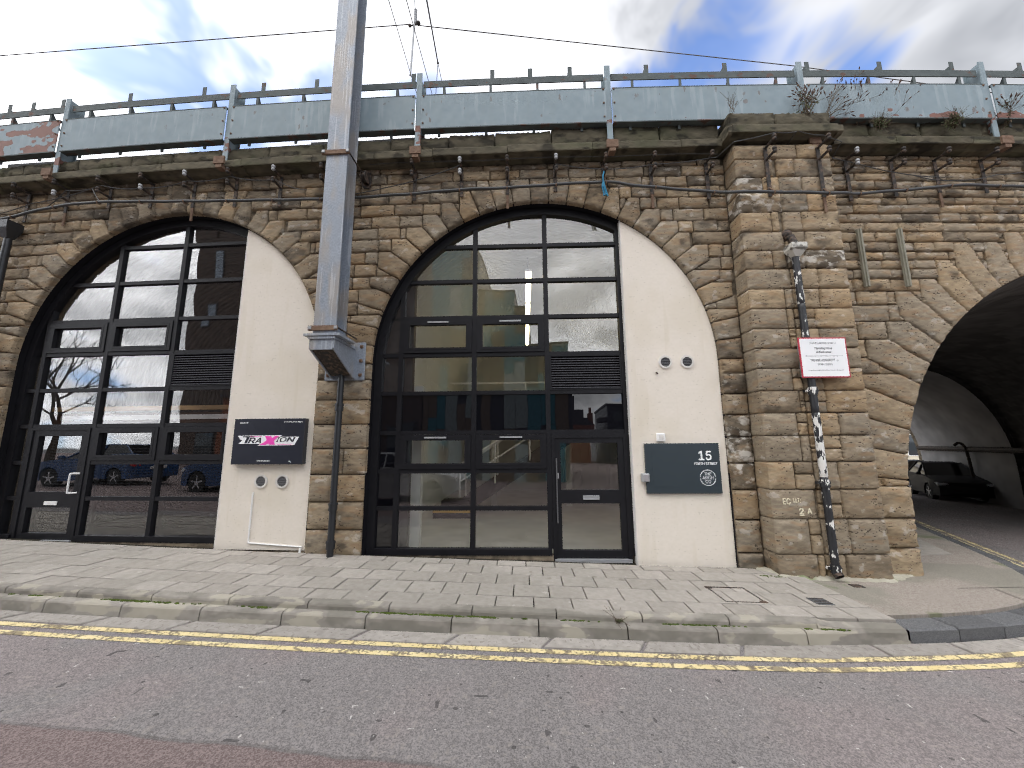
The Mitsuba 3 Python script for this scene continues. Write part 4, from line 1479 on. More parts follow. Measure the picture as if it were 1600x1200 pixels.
add(P2 + '__pipe', tube(W(np.full(14, -2.56), np.linspace(2.66, .03, 14), np.full(14, .13)), .047, 14), 'm_pipe', smooth=True)
for z in (2.22, .80, .28):
    add(P2 + '__collar', cat([tube(W([-2.56] * 2, [z, z - .11], [.13] * 2), .06, 14), tube(W([-2.56] * 2, [z - .01, z - .03], [.13] * 2), .067, 14)]), 'm_pipe', smooth=35)
add(P2 + '__shoe', tube(W([-2.56, -2.56, -2.555], [.05, .03, .0], [.13, .15, .22]), [.05, .055, .058], 12), 'm_pipe', smooth=35)
P3 = thing('downpipe', 'dark downpipe with a hopper head at the far left beyond the left arch', 'downpipe')
add(P3 + '__pipe', tube(W(np.full(14, -8.62), np.linspace(5.2, .0, 14), np.full(14, .15)), .05, 12), 'm_pipe', smooth=True)
hp = m3.Manifold.hull_points(np.vstack([W(np.array([-8.75, -8.49, -8.75, -8.49]), np.full(4, 5.43), np.array([.28, .28, .06, .06])), W(np.array([-8.74, -8.5, -8.74, -8.5]), np.full(4, 5.3), np.array([.27, .27, .06, .06])), W(np.array([-8.67, -8.57, -8.67, -8.57]), np.full(4, 5.15), np.array([.2, .2, .1, .1]))])).to_mesh()
add(P3 + '__hopper', TM(hp.vert_properties[:, :3], hp.tri_verts), 'm_pipe')

# battens on the spandrel
for x0, lab in ((5.40, 'left of two weathered timber battens on the wall above the tunnel arch'), (6.03, 'right of two weathered timber battens on the wall above the tunnel arch')):
    tag(add('timber_batten', cat([wbox(x0 - .035, x0 + .035, 3.93, 4.87, .06, .10), wbox(x0 - .012, x0 + .012, 3.93, 4.87, .10, .12)]), 'm_batten'), lab, 'batten', 'timber battens')

# ------------------------------------------------------------------ the steel mast on its bracket
MS = thing('steel_mast', 'tall galvanised steel mast standing on a wall bracket between the two glazed arches', 'mast')
mx0, mx1 = -2.715, -2.395
fl = lambda x0, x1, h0, h1, z0=3.12, z1=14.0: wbox(x0, x1, z0, z1, h0, h1, bev=.002)
add(MS + '__front_flange', fl(mx0, mx1, .665, .685), 'm_galv')
add(MS + '__rear_flange', fl(mx0, mx1, .385, .405), 'm_galv')
add(MS + '__web', fl((mx0 + mx1) / 2 - .008, (mx0 + mx1) / 2 + .008, .405, .665), 'm_galv')
add(MS + '__base_plate', wbox(-2.80, -2.30, 3.085, 3.12, .28, .76, bev=.003), 'm_galv')
add(MS + '__packing_plate', wbox(-2.74, -2.37, 3.045, 3.083, .10, .745, bev=.003), 'm_galv')
for z, w in ((5.94, .10), (3.22, .09)):
    add(MS + '__clamp_bar', wbox(mx0 - .06, mx1 + .03, z - .045, z + .045 - .02, .687, .715, bev=.003), 'm_rusty')
    for x in (mx0 - .03, mx1 + .015):
        add(MS + '__clamp_rod', tube(W([x, x], [z, z - .0], [.72, .09]), .012, 8), 'm_iron')
        add(MS + '__nut', mapped(rbox(x - .022, x + .022, z - .032, z + .012, .715, .735, .004), W), 'm_grey')
bp = Polygon([(.06, 2.60), (.06, 3.043), (.72, 3.043), (.72, 2.92), (.70, 2.90), (.14, 2.62)])
for xa, xb in ((-2.735, -2.715), (-2.405, -2.385)):
    add(MS + '__bracket_cheek', prism(bp, 0, .02, lambda h, z, t, xa=xa: W(xa + t, z, h)).copy(), 'm_galv')
add(MS + '__bracket_front', wbox(-2.715, -2.405, 2.90, 3.043, .70, .72), 'm_galv')
add(MS + '__bracket_soffit', prism(Polygon([(.14, 2.64), (.70, 2.92), (.70, 2.935), (.14, 2.655)]), 0, .31, lambda h, z, t: W(-2.715 + t, z, h)), 'm_iron')
add(MS + '__wall_plate', mapped(rbox(-2.86, -2.24, 2.58, 3.17, .04, .062, .01), W), 'm_galv')
for z in (2.66, 2.88, 3.10):
    for x in (-2.80, -2.30):
        add(MS + '__bolt', cat([mapped(rbox(x - .025, x + .025, z - .025, z + .025, .062, .085, .008), W), tube(W([x, x], [z, z], [.08, .11]), .011, 6)]), 'm_rusty')
PB = thing('pulley_bracket', 'rusty iron pulley bracket on the wall to the right of the mast', 'bracket')
add(PB + '__plate', prism(Polygon([(-2.46, 6.1), (-2.31, 6.1), (-2.29, 5.86), (-2.33, 5.78), (-2.42, 5.78), (-2.46, 5.86)]), .05, .07, W), 'm_iron')
add(PB + '__cheek', prism(Polygon([(.07, 6.06), (.24, 5.98), (.28, 5.86), (.22, 5.80), (.07, 5.84)]), 0, .012, lambda h, z, t: W(-2.33 + t, z, h)), 'm_iron')
add(PB + '__cheek', prism(Polygon([(.07, 6.06), (.24, 5.98), (.28, 5.86), (.22, 5.80), (.07, 5.84)]), 0, .012, lambda h, z, t: W(-2.40 + t, z, h)), 'm_iron')
add(PB + '__wheel', tube(W([-2.385, -2.335], [5.9, 5.9], [.17, .17]), .075, 16), 'm_iron')

# ------------------------------------------------------------------ cables and brackets on the wall
main = [(-10.5, 5.30), (-8.78, 5.49), (-7.88, 5.64), (-6.99, 5.69), (-5.36, 5.61), (-3.81, 5.55), (-3.06, 5.53), (-2.43, 5.53), (-1.50, 5.56), (-.78, 5.60), (.03, 5.61), (1.43, 5.66), (2.02, 5.58), (3.10, 5.46), (3.5, 5.33, .37), (4.0, 5.275, .43), (4.6, 5.255, .43), (5.0, 5.29, .37), (5.4, 5.40), (6.47, 5.49), (6.98, 5.54), (7.99, 5.52), (10.0, 5.5)]
mp = spline([(p[0], p[1], p[2] if len(p) > 2 else .20) for p in main], 8)
CB = tag(add('wall_cable', tube(W(mp[:, 0], mp[:, 1] + .004 * np.sin(mp[:, 0] * 9), mp[:, 2]), .023, 8), 'm_cable', smooth=True), 'thick black cable slung along the wall above both arches', 'cable')
bxs = [-8.54, -7.76, -6.94, -6.16, -5.38, -4.63, -3.85, -3.05, -1.57, -.80, -.05, .72, 1.50, 2.26, 3.15, 3.91, 4.71, 5.39, 6.12, 6.83, 7.59, 8.35]


def cable_h(x):
    return float(np.interp(x, mp[:, 0], mp[:, 1]))


ORD = 'first second third fourth fifth sixth seventh eighth ninth tenth eleventh twelfth thirteenth fourteenth fifteenth sixteenth seventeenth eighteenth nineteenth twentieth twenty-first twenty-second twenty-third'.split()
for i, x in enumerate(bxs):
    t = thing('cable_bracket', ORD[i] + ' iron cable bracket from the left along the upper viaduct wall', 'bracket', 'cable brackets along the viaduct wall')
    h0 = .34 if 3.4 < x < 5.0 else .045
    zc = cable_h(x)
    zt = 6.08 if x < 5 else 6.10
    add(t + '__strap', wbox(x - .028, x + .028, zc - .02, zt, h0, h0 + .014), 'm_iron')
    for z, l in ((zt - .02, .22), (zt - .21, .20)):
        add(t + '__arm', tube(W([x, x + .004], [z, z + .01], [h0, h0 + l]), .019, 6), 'm_iron')
        add(t + '__knob', cat([sphere(W(x + .004, z + .04, h0 + l), .032, 1), sphere(W(x + .004, z - .005, h0 + l), .03, 1)]), 'm_grey' if rng.random() < .12 else 'm_iron', smooth=True)
    a = np.linspace(-PI * .9, PI * .25, 9)
    hc = .20 + (.22 if 3.3 < x < 5.1 else 0)
    hook = W(np.full(10, x), np.concatenate([[zc + .12], zc + .034 * np.sin(a)]), np.concatenate([[h0 + .01], hc - .034 * np.cos(a)]))
    add(t + '__hook', tube(hook, .009, 6), 'm_rusty')
    if i % 3 == 1:
        add(t + '__drop', wbox(x - .02, x + .02, zc - .26, zc - .02, h0 - .005, h0 + .01), 'm_rusty')
sags = []


def thin(pts, label, h=.2, r=.007):
    pts = np.asarray(pts, float)
    tag(add('thin_cable', tube(W(pts[:, 0], pts[:, 1], pts[:, 2] if pts.shape[1] > 2 else np.full(len(pts), h)), r, 5), 'm_cable'), label, 'cable')


def sagline(xs, zs, sag=.05, hh=None):
    out = []
    for (x0, z0), (x1, z1) in zip(zip(xs[:-1], zs[:-1]), zip(xs[1:], zs[1:])):
        for t_ in np.linspace(0, 1, 8, endpoint=False):
            x = x0 + (x1 - x0) * t_
            out.append((x, z0 + (z1 - z0) * t_ - sag * 4 * t_ * (1 - t_), .20 + (.29 if 3.35 < x < 5.05 else 0)))
    out.append((xs[-1], zs[-1], .20))
    return out


thin(sagline([-9.3, -8.2, -6.94, -6.16, -5.38, -4.63, -3.85, -3.3], [5.55, 5.75, 6.0, 5.9, 5.98, 6.02, 5.92, 5.7], .04), 'thin black cable looping between brackets above the left arch')
thin(sagline([-7.9, -7.6, -7.1, -6.9], [5.66, 5.95, 5.95, 5.68], .02), 'short loop of thin black cable above the far left brackets')
thin(sagline([-2.6, -2.0, -1.4, -.8], [5.58, 5.68, 5.82, 6.03], .01), 'thin black cable climbing to the right from the mast')
thin(sagline([.72, 1.5, 2.26, 3.15, 4.0, 4.35], [6.0, 5.88, 5.95, 6.04, 6.22, 6.235], .02), 'thin black cable above the right arch running up to the pilaster top')
thin(sagline([4.35, 4.7, 5.4, 6.2, 6.9], [6.235, 6.16, 5.92, 5.72, 5.68], .02), 'thin black cable sloping down right from the pilaster top')
thin(sagline([6.3, 6.9, 7.6, 8.4, 9.6], [5.70, 5.62, 5.72, 5.86, 5.95], .03), 'thin black cable rising to the right above the tunnel arch')
thin([(x, 6.145 + .01 * math.sin(x * 3), .16) for x in np.linspace(-2.3, 3.3, 40)], 'thin black cable tucked straight under the cornice', r=.005)
# blue rope
rp = thing('blue_rope', 'frayed blue rope hanging from a bracket over the right arch', 'rope')
add(rp + '__strand', tube(spline([W(1.47, 5.82, .23), W(1.44, 5.70, .26), W(1.45, 5.60, .25), W(1.43, 5.52, .27)], 5), .012, 6), 'm_rope')
add(rp + '__tail', cat([tube(spline([W(1.45, 5.66, .24), W(1.44 + d_, 5.55, .26), W(1.47 + d_ * 1.5, 5.40 - abs(d_), .26)], 5), [.010] * 10 + [.016], 6) for d_ in (-.015, .005, .022)]), 'm_rope')

# ------------------------------------------------------------------ overhead railway wires
def ow(pts, r, label):
    return tag(add('overhead_wire', tube(np.asarray(pts, float), r, 6), 'm_wire'), label, 'wire')



# railway wires behind the parapet (the track is some 2.3 m behind the wall face)
ow([(-14.86, 9.1, 12.31), (-2.45, 8.0, 11.90)], .012, 'contact wire running left across the sky from the hanging rod')
ow([(-2.22, 8.0, 11.86), (7.55, 8.78, 11.51), (15.61, 9.6, 11.2)], .012, 'contact wire running right across the sky from the hanging rod')
ow([(-2.12, 5.5, 9.31), (-2.36, 8.5, 10.37)], .008, 'thin overhead wire crossing left of the hanging rod')
ow([(-1.81, 5.5, 9.31), (-1.97, 8.5, 10.37)], .008, 'thin overhead wire crossing right behind the hanging rod')
k = ow([(-1.45, 5.5, 9.31), (-1.75, 8.0, 10.78)], .016, 'thickest overhead wire splitting into two at its lower end')
add(k + '__fork', cat([tube([(-1.75, 8.0, 10.78), (-1.87, 8.4, 10.27)], .008, 5), tube([(-1.75, 8.0, 10.78), (-1.64, 8.4, 10.27)], .008, 5), sphere((-1.75, 8.0, 10.78), .03, 1)]), 'm_wire')
t = thing('hanging_rod', 'short grey rod and insulator hanging where the overhead wires meet beside the mast', 'insulator')
add(t + '__rod', tube([(-2.36, 8.0, 11.9), (-2.41, 8.0, 10.43)], .026, 8), 'm_grey')
ins = [(-2.34, 8.0, 11.92 + .036 * i) for i in range(12)]
add(t + '__insulator', tube(ins, [.045 if i % 2 else .03 for i in range(12)], 10), 'm_grey')
add(t + '__fitting', cat([sphere((-2.26, 8.0, 11.93), .055, 1), sphere((-2.47, 8.0, 11.86), .04, 1), tube([(-2.47, 8, 11.86), (-2.22, 8, 11.9)], .018, 6)]), 'm_iron')
add(t + '__hanger', tube([(-2.35, 8.0, 12.32), (-2.1, 7.0, 11.41)], .007, 5), 'm_wire')

# ------------------------------------------------------------------ plants on the parapet and kerb
def weed(x, z, h, n, spread, ln, label, heads=True, leaf=0, group='dry weeds growing on the viaduct parapet', lean=0.0):
    t = thing('dry_weed', label, 'weed', group)
    st, hd, lf_ = [], [], []
    o = W(x, z, h)
    for _ in range(n):
        a = rng.normal(lean, .45) * spread
        b = rng.normal(0, .25) * spread
        l = ln * rng.uniform(.45, 1.0)
        tip = o + np.array([math.sin(a) * l, -.1 * l + b * l * .4, math.cos(a) * l])
        mid = (o + tip) / 2 + np.array([rng.normal(0, .03), rng.normal(0, .03), rng.uniform(.0, .10) * l])
        c = spline([o + rng.normal(0, .025, 3), mid, tip], 5)
        st.append(tube(c, np.linspace(.005, .0022, len(c)), 4, cap=False))
        tips = [c[-1] - c[-3]]
        for j in range(rng.integers(1, 5)):
            i = rng.integers(4, len(c) - 1)
            dv = (c[i] - c[i - 1]) / np.linalg.norm(c[i] - c[i - 1]) + rng.normal(0, .55, 3)
            q = c[i] + dv / np.linalg.norm(dv) * rng.uniform(.06, .2)
            st.append(tube([c[i], q], [.003, .0018], 4, cap=False))
            if heads:
                hd.append((q, dv))
        if heads:
            hd.append((c[-1], c[-1] - c[-3]))
        for j in range(leaf):
            i = rng.integers(1, len(c) - 1)
            dv = rng.normal(0, 1, 3)
            dv /= np.linalg.norm(dv)
            e = np.cross(dv, rng.normal(0, 1, 3))
            e /= np.linalg.norm(e)
            L_ = rng.uniform(.03, .07)
            lf_.append(TM([c[i], c[i] + dv * L_ * .5 + e * .01, c[i] + dv * L_, c[i] + dv * L_ * .5 - e * .01], [[0, 1, 2], [0, 2, 3]]))
    labels[add(t + '__stems', cat(st), 'm_stem')] = {'kind': 'stuff'}
    if hd:
        H = []
        for q, dv in hd:
            dv = np.asarray(dv) / (np.linalg.norm(dv) + 1e-9)
            L_ = rng.uniform(.03, .085)
            H.append(tube([q, q + dv * L_ * .4, q + dv * L_], [.004, .0105, .002], 5))
        labels[add(t + '__flower_heads', cat(H), 'm_deadflower')] = {'kind': 'stuff'}
    if lf_:
        labels[add(t + '__leaves', cat(lf_), 'm_leaf')] = {'kind': 'stuff'}


weed(4.62, 6.66, .36, 18, 1.25, .45, 'bushy clump of dry weed on the pilaster top beside a railing post', leaf=5, lean=.15)
weed(4.95, 6.62, .30, 10, .9, .8, 'leaning dry weed with dark flower heads just right of the pilaster top', lean=.6)
weed(5.55, 6.62, .16, 9, .5, 1.05, 'tallest dry weed reaching up past the railing right of the pilaster', lean=.25)
weed(6.05, 6.62, .16, 10, .75, .85, 'dry weed with long flower spikes in front of the rusty panel foot', lean=.55)
weed(6.95, 6.48, .30, 26, 1.3, .22, 'low grey tuft sprouting from the cornice at the right', heads=False, leaf=9)
weed(7.95, 6.62, .2, 14, 1.2, .45, 'loose dry bush at the right end of the parapet', leaf=6)
weed(5.75, 6.45, .32, 22, 1.3, .16, 'small green tuft on the cornice below the dry weeds', heads=False, leaf=9)
weed(3.40, 6.62, .45, 5, .5, .3, 'few pale dry stalks at the left corner of the pilaster top', heads=False)
weed(1.05, -.085, 1.66, 6, 1.2, .03, 'tiny weed growing in a kerb joint', heads=False, leaf=6, group='kerb weeds')

# ------------------------------------------------------------------ covers in the pavement
t = thing('inspection_cover', 'recessed inspection cover frame set into paving slabs near the right arch', 'cover')
fr = Polygon([(2.28, -.80), (2.71, -.80), (2.71, -1.24), (2.28, -1.24)])
add(t + '__frame', prism(fr.difference(fr.buffer(-.012, join_style=2)), -.03, .0045, G), 'm_iron')
for x, q in ((2.30, -.82), (2.69, -1.22)):
    add(t + '__key_hole', prism(sbox(x - .035, q - .025, x + .035, q + .025), -.03, .006, G), 'm_iron')
t = thing('inspection_cover', 'small dark square metal cover near the corner of the pavement', 'cover')
add(t + '__plate', slab([(3.235, -1.06), (3.42, -1.06), (3.42, -1.25), (3.235, -1.25)], -.03, .0055, G, .003), 'm_granite', uv=(.1, 0))
for i in range(4):
    add(t + '__rib', prism(sbox(3.25, -1.08 - .045 * i - .012, 3.405, -1.08 - .045 * i), .003, .0085, G), 'm_iron')
t = thing('drain_cover', 'tiny dark drain cover at the foot of the pilaster downpipe', 'drain')
add(t + '__plate', prism(Polygon([(4.17, 5.02), (4.30, 5.02), (4.30, 5.12), (4.17, 5.12)]), -.04, -.022, GW), 'm_iron')

# ------------------------------------------------------------------ rooms behind the glazed fronts
def room(a, M, fz, depth, x0, x1, rad, lining, ribs, nm, floor='m_room_floor'):
    """vaulted room: ribbed lining, floor and back wall; x0..x1 at the springing"""
    cx = (x0 + x1) / 2
    hw = (x1 - x0) / 2
    th = np.linspace(0, PI, 33)
    prof = np.vstack([[(hw, fz)], [(hw, fz + .9)], [(hw, 2.0)], np.stack([hw * np.cos(th), 2.75 + (rad) * np.sin(th)], 1), [(-hw, 2.0)], [(-hw, fz + .9)], [(-hw, fz)]])
    pitch = .125
    ds = np.arange(.30, depth, pitch / 4)
    wave = np.array([0, .034, .034, 0])
    Vv = []
    nrm = np.gradient(prof, axis=0)
    nrm = np.stack([nrm[:, 1], -nrm[:, 0]], 1)
    nrm /= np.linalg.norm(nrm, axis=1, keepdims=True)
    for i, d_ in enumerate(ds):
        q = prof + nrm * (wave[i % 4] if ribs else 0)
        Vv.append(M(cx + q[:, 0], q[:, 1], np.full(len(q), -d_)))
    Vv = np.concatenate(Vv)
    n = len(prof)
    ii, jj = np.meshgrid(np.arange(len(ds) - 1), np.arange(n - 1), indexing='ij')
    aa = (ii * n + jj).ravel()
    Ff = np.vstack([np.stack([aa, aa + 1, aa + n + 1], 1), np.stack([aa, aa + n + 1, aa + n], 1)])
    struct(add(nm + '_lining', TM(Vv, Ff), lining))
    struct(add(nm + '_floor', prism(sbox(-hw - .05, .31, hw + .05, depth), fz - .1, fz, lambda u, v, z: M(cx + u, z, -v)), floor))
    # back wall of vertical boards
    bw = struct(num(nm + '_back_wall'))
    bx = -hw
    k = 0
    while bx < hw - .01:
        w = min(.30, hw - bx)
        xm = bx + w / 2
        zt = 2.75 + rad * math.sqrt(max(1 - (xm / hw) ** 2, .0))
        add(bw + '__board', prism(sbox(cx + bx + .006, fz, cx + bx + w - .006, zt), -depth, -depth + .03 + .006 * (k % 2), M), lining)
        bx += w
        k += 1
    add(bw + '__backing', prism(sbox(cx - hw - .1, fz, cx + hw + .1, 2.8 + rad), -depth - .05, -depth - .004, M), lining)
    # front lip that closes the gap between reveal and lining
    big = Polygon([(cx - hw - 1.3, fz - .3), (cx + hw + 1.3, fz - .3), (cx + hw + 1.3, 7.0), (cx - hw - 1.3, 7.0)])
    hole = Polygon([(cx + p_[0] * .995, p_[1]) for p_ in prof]).buffer(0)
    struct(add(nm + '_front_lip', prism(big.difference(hole.buffer(-.02)).difference(opening(a, -.03, fz)), -.42, -.33, M), 'm_black'))


room(A2, F2, -.02, 8.6, -2.30, 3.22, 2.72, 'm_lining', True, 'white_room')
room(A1, F1, .13, 8.0, -8.42, -2.90, 2.72, 'm_grey_lining', True, 'dark_room', 'm_dark_floor')


def M2(x, y, z):   # inside the right arch: y is the depth behind the wall face
    return F2(x, z, -np.asarray(y, float))


def M1(x, y, z):
    return F1(x, z, -np.asarray(y, float))


ib = lambda x0, x1, y0, y1, z0, z1, M=M2: mapped(box3(x0, x1, y0, y1, z0, z1), M)
# mezzanine, stair, posts and lamp in the white room
t = thing('mezzanine', 'white edged mezzanine floor at the back of the bright room', 'mezzanine')
add(t + '__floor', ib(-1.9, 3.2, 5.0, 8.5, 2.30, 2.48), 'm_lining')
add(t + '__edge_rail', ib(-1.9, 3.2, 4.96, 4.995, 2.50, 2.56), 'm_white')
for x in (-1.2, .2, 1.6, 3.0):
    add(t + '__baluster', ib(x, x + .04, 4.97, 5.0, 2.56, 3.30), 'm_white')
add(t + '__handrail', ib(-1.9, 3.2, 4.965, 5.005, 3.30, 3.345), 'm_white')
t = thing('staircase', 'steel staircase with white handrails rising to the right inside the bright room', 'stairs')
n_ = 12
for i in range(n_):
    x = -1.35 + .30 * i
    z = .18 + .19 * i
    add(t + '__tread', ib(x, x + .32, 3.85, 4.75, z, z + .045), 'm_dark_floor')
    if i == 0:
        add(t + '__nosing', ib(x - .02, x - .002, 3.85, 4.75, z - .0, z + .06), 'm_warning')
for y in (3.80, 4.76):
    q = Polygon([(-1.45, .0), (-1.25, .0), (2.25, 2.23), (2.25, 2.47), (2.05, 2.47), (-1.45, .26)])
    add(t + '__stringer', prism(q, -y - .04, -y, F2), 'm_black')
    add(t + '__handrail', tube([M2(-1.4, y, 1.12), M2(2.1, y, 3.33)], .03, 8), 'm_white')
    add(t + '__handrail', tube([M2(-1.4, y, .72), M2(2.1, y, 2.93)], .018, 8), 'm_white')
    for i in range(5):
        x = -1.4 + .85 * i
        add(t + '__post', tube([M2(x, y, .15 + (x + 1.4) * .632), M2(x, y, 1.12 + (x + 1.4) * .632)], .022, 8), 'm_white')
t = thing('bottom_landing', 'dark low landing with a yellow edge at the foot of the stairs', 'landing')
add(t + '__step', ib(-1.9, -1.0, 3.2, 3.78, -.02, .16), 'm_black')
add(t + '__step', ib(-1.75, -1.0, 3.35, 3.78, .16, .34), 'm_black')
add(t + '__edge', ib(-1.9, -1.0, 3.185, 3.199, .10, .16), 'm_warning')
for x, y, lab in ((-1.62, .75, 'white post just behind the glass at the left of the bright room'), (-.66, 4.9, 'white post below the mezzanine edge in the bright room'), (1.35, 4.9, 'white post seen through the glass door')):
    kk = tag(add('white_post', ib(x - .075, x + .075, y, y + .15, -.02, 2.30 if y > 3 else 2.6), 'm_lining'), lab, 'post')
t = thing('strip_lamp', 'lit fluorescent strip lamp hung in a line under the vault of the bright room', 'lamp')
for y0, y1 in ((.95, 2.5), (2.62, 4.15), (4.3, 6.0)):
    add(t + '__tube', mapped(rbox(.245, .325, y0, y1, 4.67, 4.74, .015), M2), 'm_white', emitter={'type': 'area', 'radiance': {'type': 'rgb', 'value': [4.6, 3.75, 2.1]}})
    add(t + '__housing', ib(.225, .345, y0, y1, 4.745, 4.78), 'm_white')
    add(t + '__hanger', tube([M2(.285, (y0 + y1) / 2, 4.78), M2(.285, (y0 + y1) / 2, 5.4)], .008, 5), 'm_grey')
# contents of the dark room: beam, blinds, partition
t = thing('timber_beam', 'pale timber beam across the dark room behind the left arch', 'beam')
add(t + '__beam', ib(-8.25, -4.45, .62, .70, 2.235, 2.31, M1), 'm_wood')
t = thing('mezzanine', 'dark timber mezzanine in the room behind the left arch', 'mezzanine')
add(t + '__floor', ib(-8.38, -2.95, .75, 7.9, 2.02, 2.2, M1), 'm_dark_wood')
add(t + '__white_fascia', ib(-8.0, -4.5, .58, .615, 2.07, 2.15, M1), 'm_offwhite')
for bi, (xa, xb, zt, zb, lab) in enumerate(((-7.80, -6.90, 1.80, .28, 'dark slatted blind lowered behind the left glass door'), (-6.80, -5.70, 1.86, .30, 'dark slatted blind lowered behind the middle lower panes'), (-5.61, -4.50, 1.86, .30, 'dark slatted blind lowered behind the lower panes next to the cream panel'))):
    t = thing('slatted_blind', lab, 'blind')
    add(t + '__headrail', prism(sbox(xa, zt, xb, zt + .05), -.40, -.35, F1), 'm_blind')
    z = zt - .01
    while z > zb:
        add(t + '__slat', wsweep(xa + .01, xb - .01, [(-.395, z - .014), (-.355, z + .006), (-.355, z + .009), (-.395, z - .011)], F1, 3), 'm_blind')
        z -= .047

# ------------------------------------------------------------------ cars
def car(x, y, rz, paint, label, group=None, L=4.2):
    """rz: heading in degrees, 0 = nose towards +x"""
    t = thing('parked_car', label, 'car', group)
    z0 = float(gz(x)) - .185
    c, s_ = math.cos(math.radians(rz)), math.sin(math.radians(rz))

    def MC(p):
        p = np.asarray(p, float)
        return np.stack([x + c * p[..., 0] - s_ * p[..., 1], y + s_ * p[..., 0] + c * p[..., 1], z0 + p[..., 2]], -1)

    def put(nm, m, b, **k):
        if hasattr(m, 'to_mesh'):
            q = m.to_mesh()
            m = TM(q.vert_properties[:, :3], q.tri_verts)
        return add(t + '__' + nm, TM(MC(m.vertices), m.faces), b, **k)
    h = L / 2
    prof = [(-h, .32), (-h + .04, .24), (h - .12, .22), (h, .34), (h, .62), (h - .08, .74), (h - .35, .83), (h - 1.15, .96), (-h + .55, .99), (-h + .05, .93), (-h, .80)]
    body = m3.CrossSection([prof]).extrude(1.74).rotate([90, 0, 0]).translate([0, .87, 0])
    plan = m3.CrossSection([[(-h - .01, -.70), (-h + .18, -.86), (h - .55, -.87), (h - .12, -.74), (h + .01, -.45), (h + .01, .45), (h - .12, .74), (h - .55, .87), (-h + .18, .86), (-h - .01, .70)]]).extrude(1.4)
    body = body ^ plan
    wx = (h - .82, -h + .78)
    for w_ in wx:
        for sy in (-1, 1):
            cyl = m3.Manifold.cylinder(.34, .37, .37, 28).rotate([90, 0, 0]).translate([w_, sy * .80 + .17, .31])
            body = body - cyl
    put('body', body, paint, smooth=28)
    g0 = [(h - 1.12, .95), (-h + .42, .97)]
    top = [(h - 1.95, 1.42), (-h + 1.0, 1.43)]
    pts = [(g0[0][0], sy * .76, g0[0][1]) for sy in (-1, 1)] + [(g0[1][0], sy * .74, g0[1][1]) for sy in (-1, 1)] + [(top[0][0], sy * .56, top[0][1]) for sy in (-1, 1)] + [(top[1][0], sy * .55, top[1][1]) for sy in (-1, 1)]
    put('window_glass', m3.Manifold.hull_points(np.array(pts)), 'm_car_glass')
    roof = [(top[0][0] + .02, sy * .57, 1.415) for sy in (-1, 1)] + [(top[1][0] - .06, sy * .56, 1.42) for sy in (-1, 1)] + [(top[0][0] - .3, sy * .47, 1.47) for sy in (-1, 1)] + [(top[1][0] + .2, sy * .46, 1.47) for sy in (-1, 1)]
    put('roof', m3.Manifold.hull_points(np.array(roof)), paint, smooth=30)
    for sy in (-1, 1):
        for p0, p1 in (((g0[0][0], .765, .95), (top[0][0], .57, 1.43)), ((g0[1][0], .745, .97), (top[1][0], .56, 1.43)), ((-.15, .775, .96), (-.12, .575, 1.43))):
            put('pillar', tube([(p0[0], sy * p0[1], p0[2]), (p1[0], sy * p1[1], p1[2])], .03, 6), paint)
        for w_ in wx:
            wh = num(t + '__wheel')
            ty = tube([(w_, sy * .66, .31), (w_, sy * .84, .31)], .31, 28)
            scene[wh] = mikit.ply(TM(MC(ty.vertices), ty.faces), 'm_rubber')
            rim = cat([tube([(w_, sy * .842, .31), (w_, sy * .846, .31)], .07, 12)] + [mapped(box3(-.022, .022, -.004, .004, .05, .215), lambda a, b, cc_, an=an: np.stack([w_ + a * math.cos(an) + cc_ * math.sin(an), sy * .845 + b, .31 - a * math.sin(an) + cc_ * math.cos(an)], -1)) for an in np.arange(5) * 2 * PI / 5])
            scene[num(wh + '__rim')] = mikit.ply(TM(MC(rim.vertices), rim.faces), 'm_steel')
        put('headlight', m3.Manifold.hull_points(np.array([(h - .02, sy * .48, .60), (h - .02, sy * .52, .72), (h - .10, sy * .78, .74), (h - .14, sy * .77, .60), (h - .3, sy * .80, .72), (h - .3, sy * .5, .70), (h - .05, sy * .5, .60)])), 'm_lamp_glass', smooth=30)
        put('tail_light', m3.Manifold.hull_points(np.array([(-h - .008, sy * .60, .72), (-h - .008, sy * .60, .90), (-h + .03, sy * .80, .72), (-h + .03, sy * .80, .92), (-h + .25, sy * .862, .78), (-h + .25, sy * .862, .90)])), 'm_tail')
        put('door_mirror', rbox(h - 1.35, h - 1.22, min(sy * .86, sy * 1.0), max(sy * .86, sy * 1.0), .95, 1.07, .03), paint)
    put('grille', rbox(h - .05, h + .006, -.42, .42, .44, .58, .01), 'm_black')
    put('number_plate', rbox(-h - .012, -h + .02, -.26, .26, .55, .66, .004), 'm_offwhite')


# cars parked at the near kerb behind the camera, mirrored in the glass
car(-4.1, -.72, 0, 'm_car_silver', 'silver car reflected in the lower panes of the right arch, nose to the right')
car(6.6, -.9, 0, 'm_car_silver', 'silver car parked ahead of the camera position beside the other silver car')
car(-16.2, -.75, 180, 'm_car_blue', 'blue car reflected in the left arch with its red tail light to the right')
car(-10.3, -.75, 180, 'm_car_blue', 'blue car reflected low beside the cream panel with its wheel arch showing')
# cars inside the tunnel along its right wall
q0 = np.array([12.96, 5.74])
for t_, o_, b_, lab in ((12.0, .9, 'm_car_dull', 'nearest dark car parked in the tunnel at the right edge'), (15.8, .9, 'm_car_dull', 'second dark car parked in the tunnel near its far mouth'), (19.8, .6, 'm_car_dark', 'dark car parked just beyond the far mouth of the tunnel'), (23.6, .6, 'm_car_dark', 'farthest dark car parked beyond the tunnel')):
    p_ = q0 + TD * t_ + np.array([-TD[1], TD[0]]) * o_
    car(p_[0], p_[1], math.degrees(math.atan2(-TD[1], -TD[0])), b_, lab, 'cars parked in the tunnel', L=3.6)
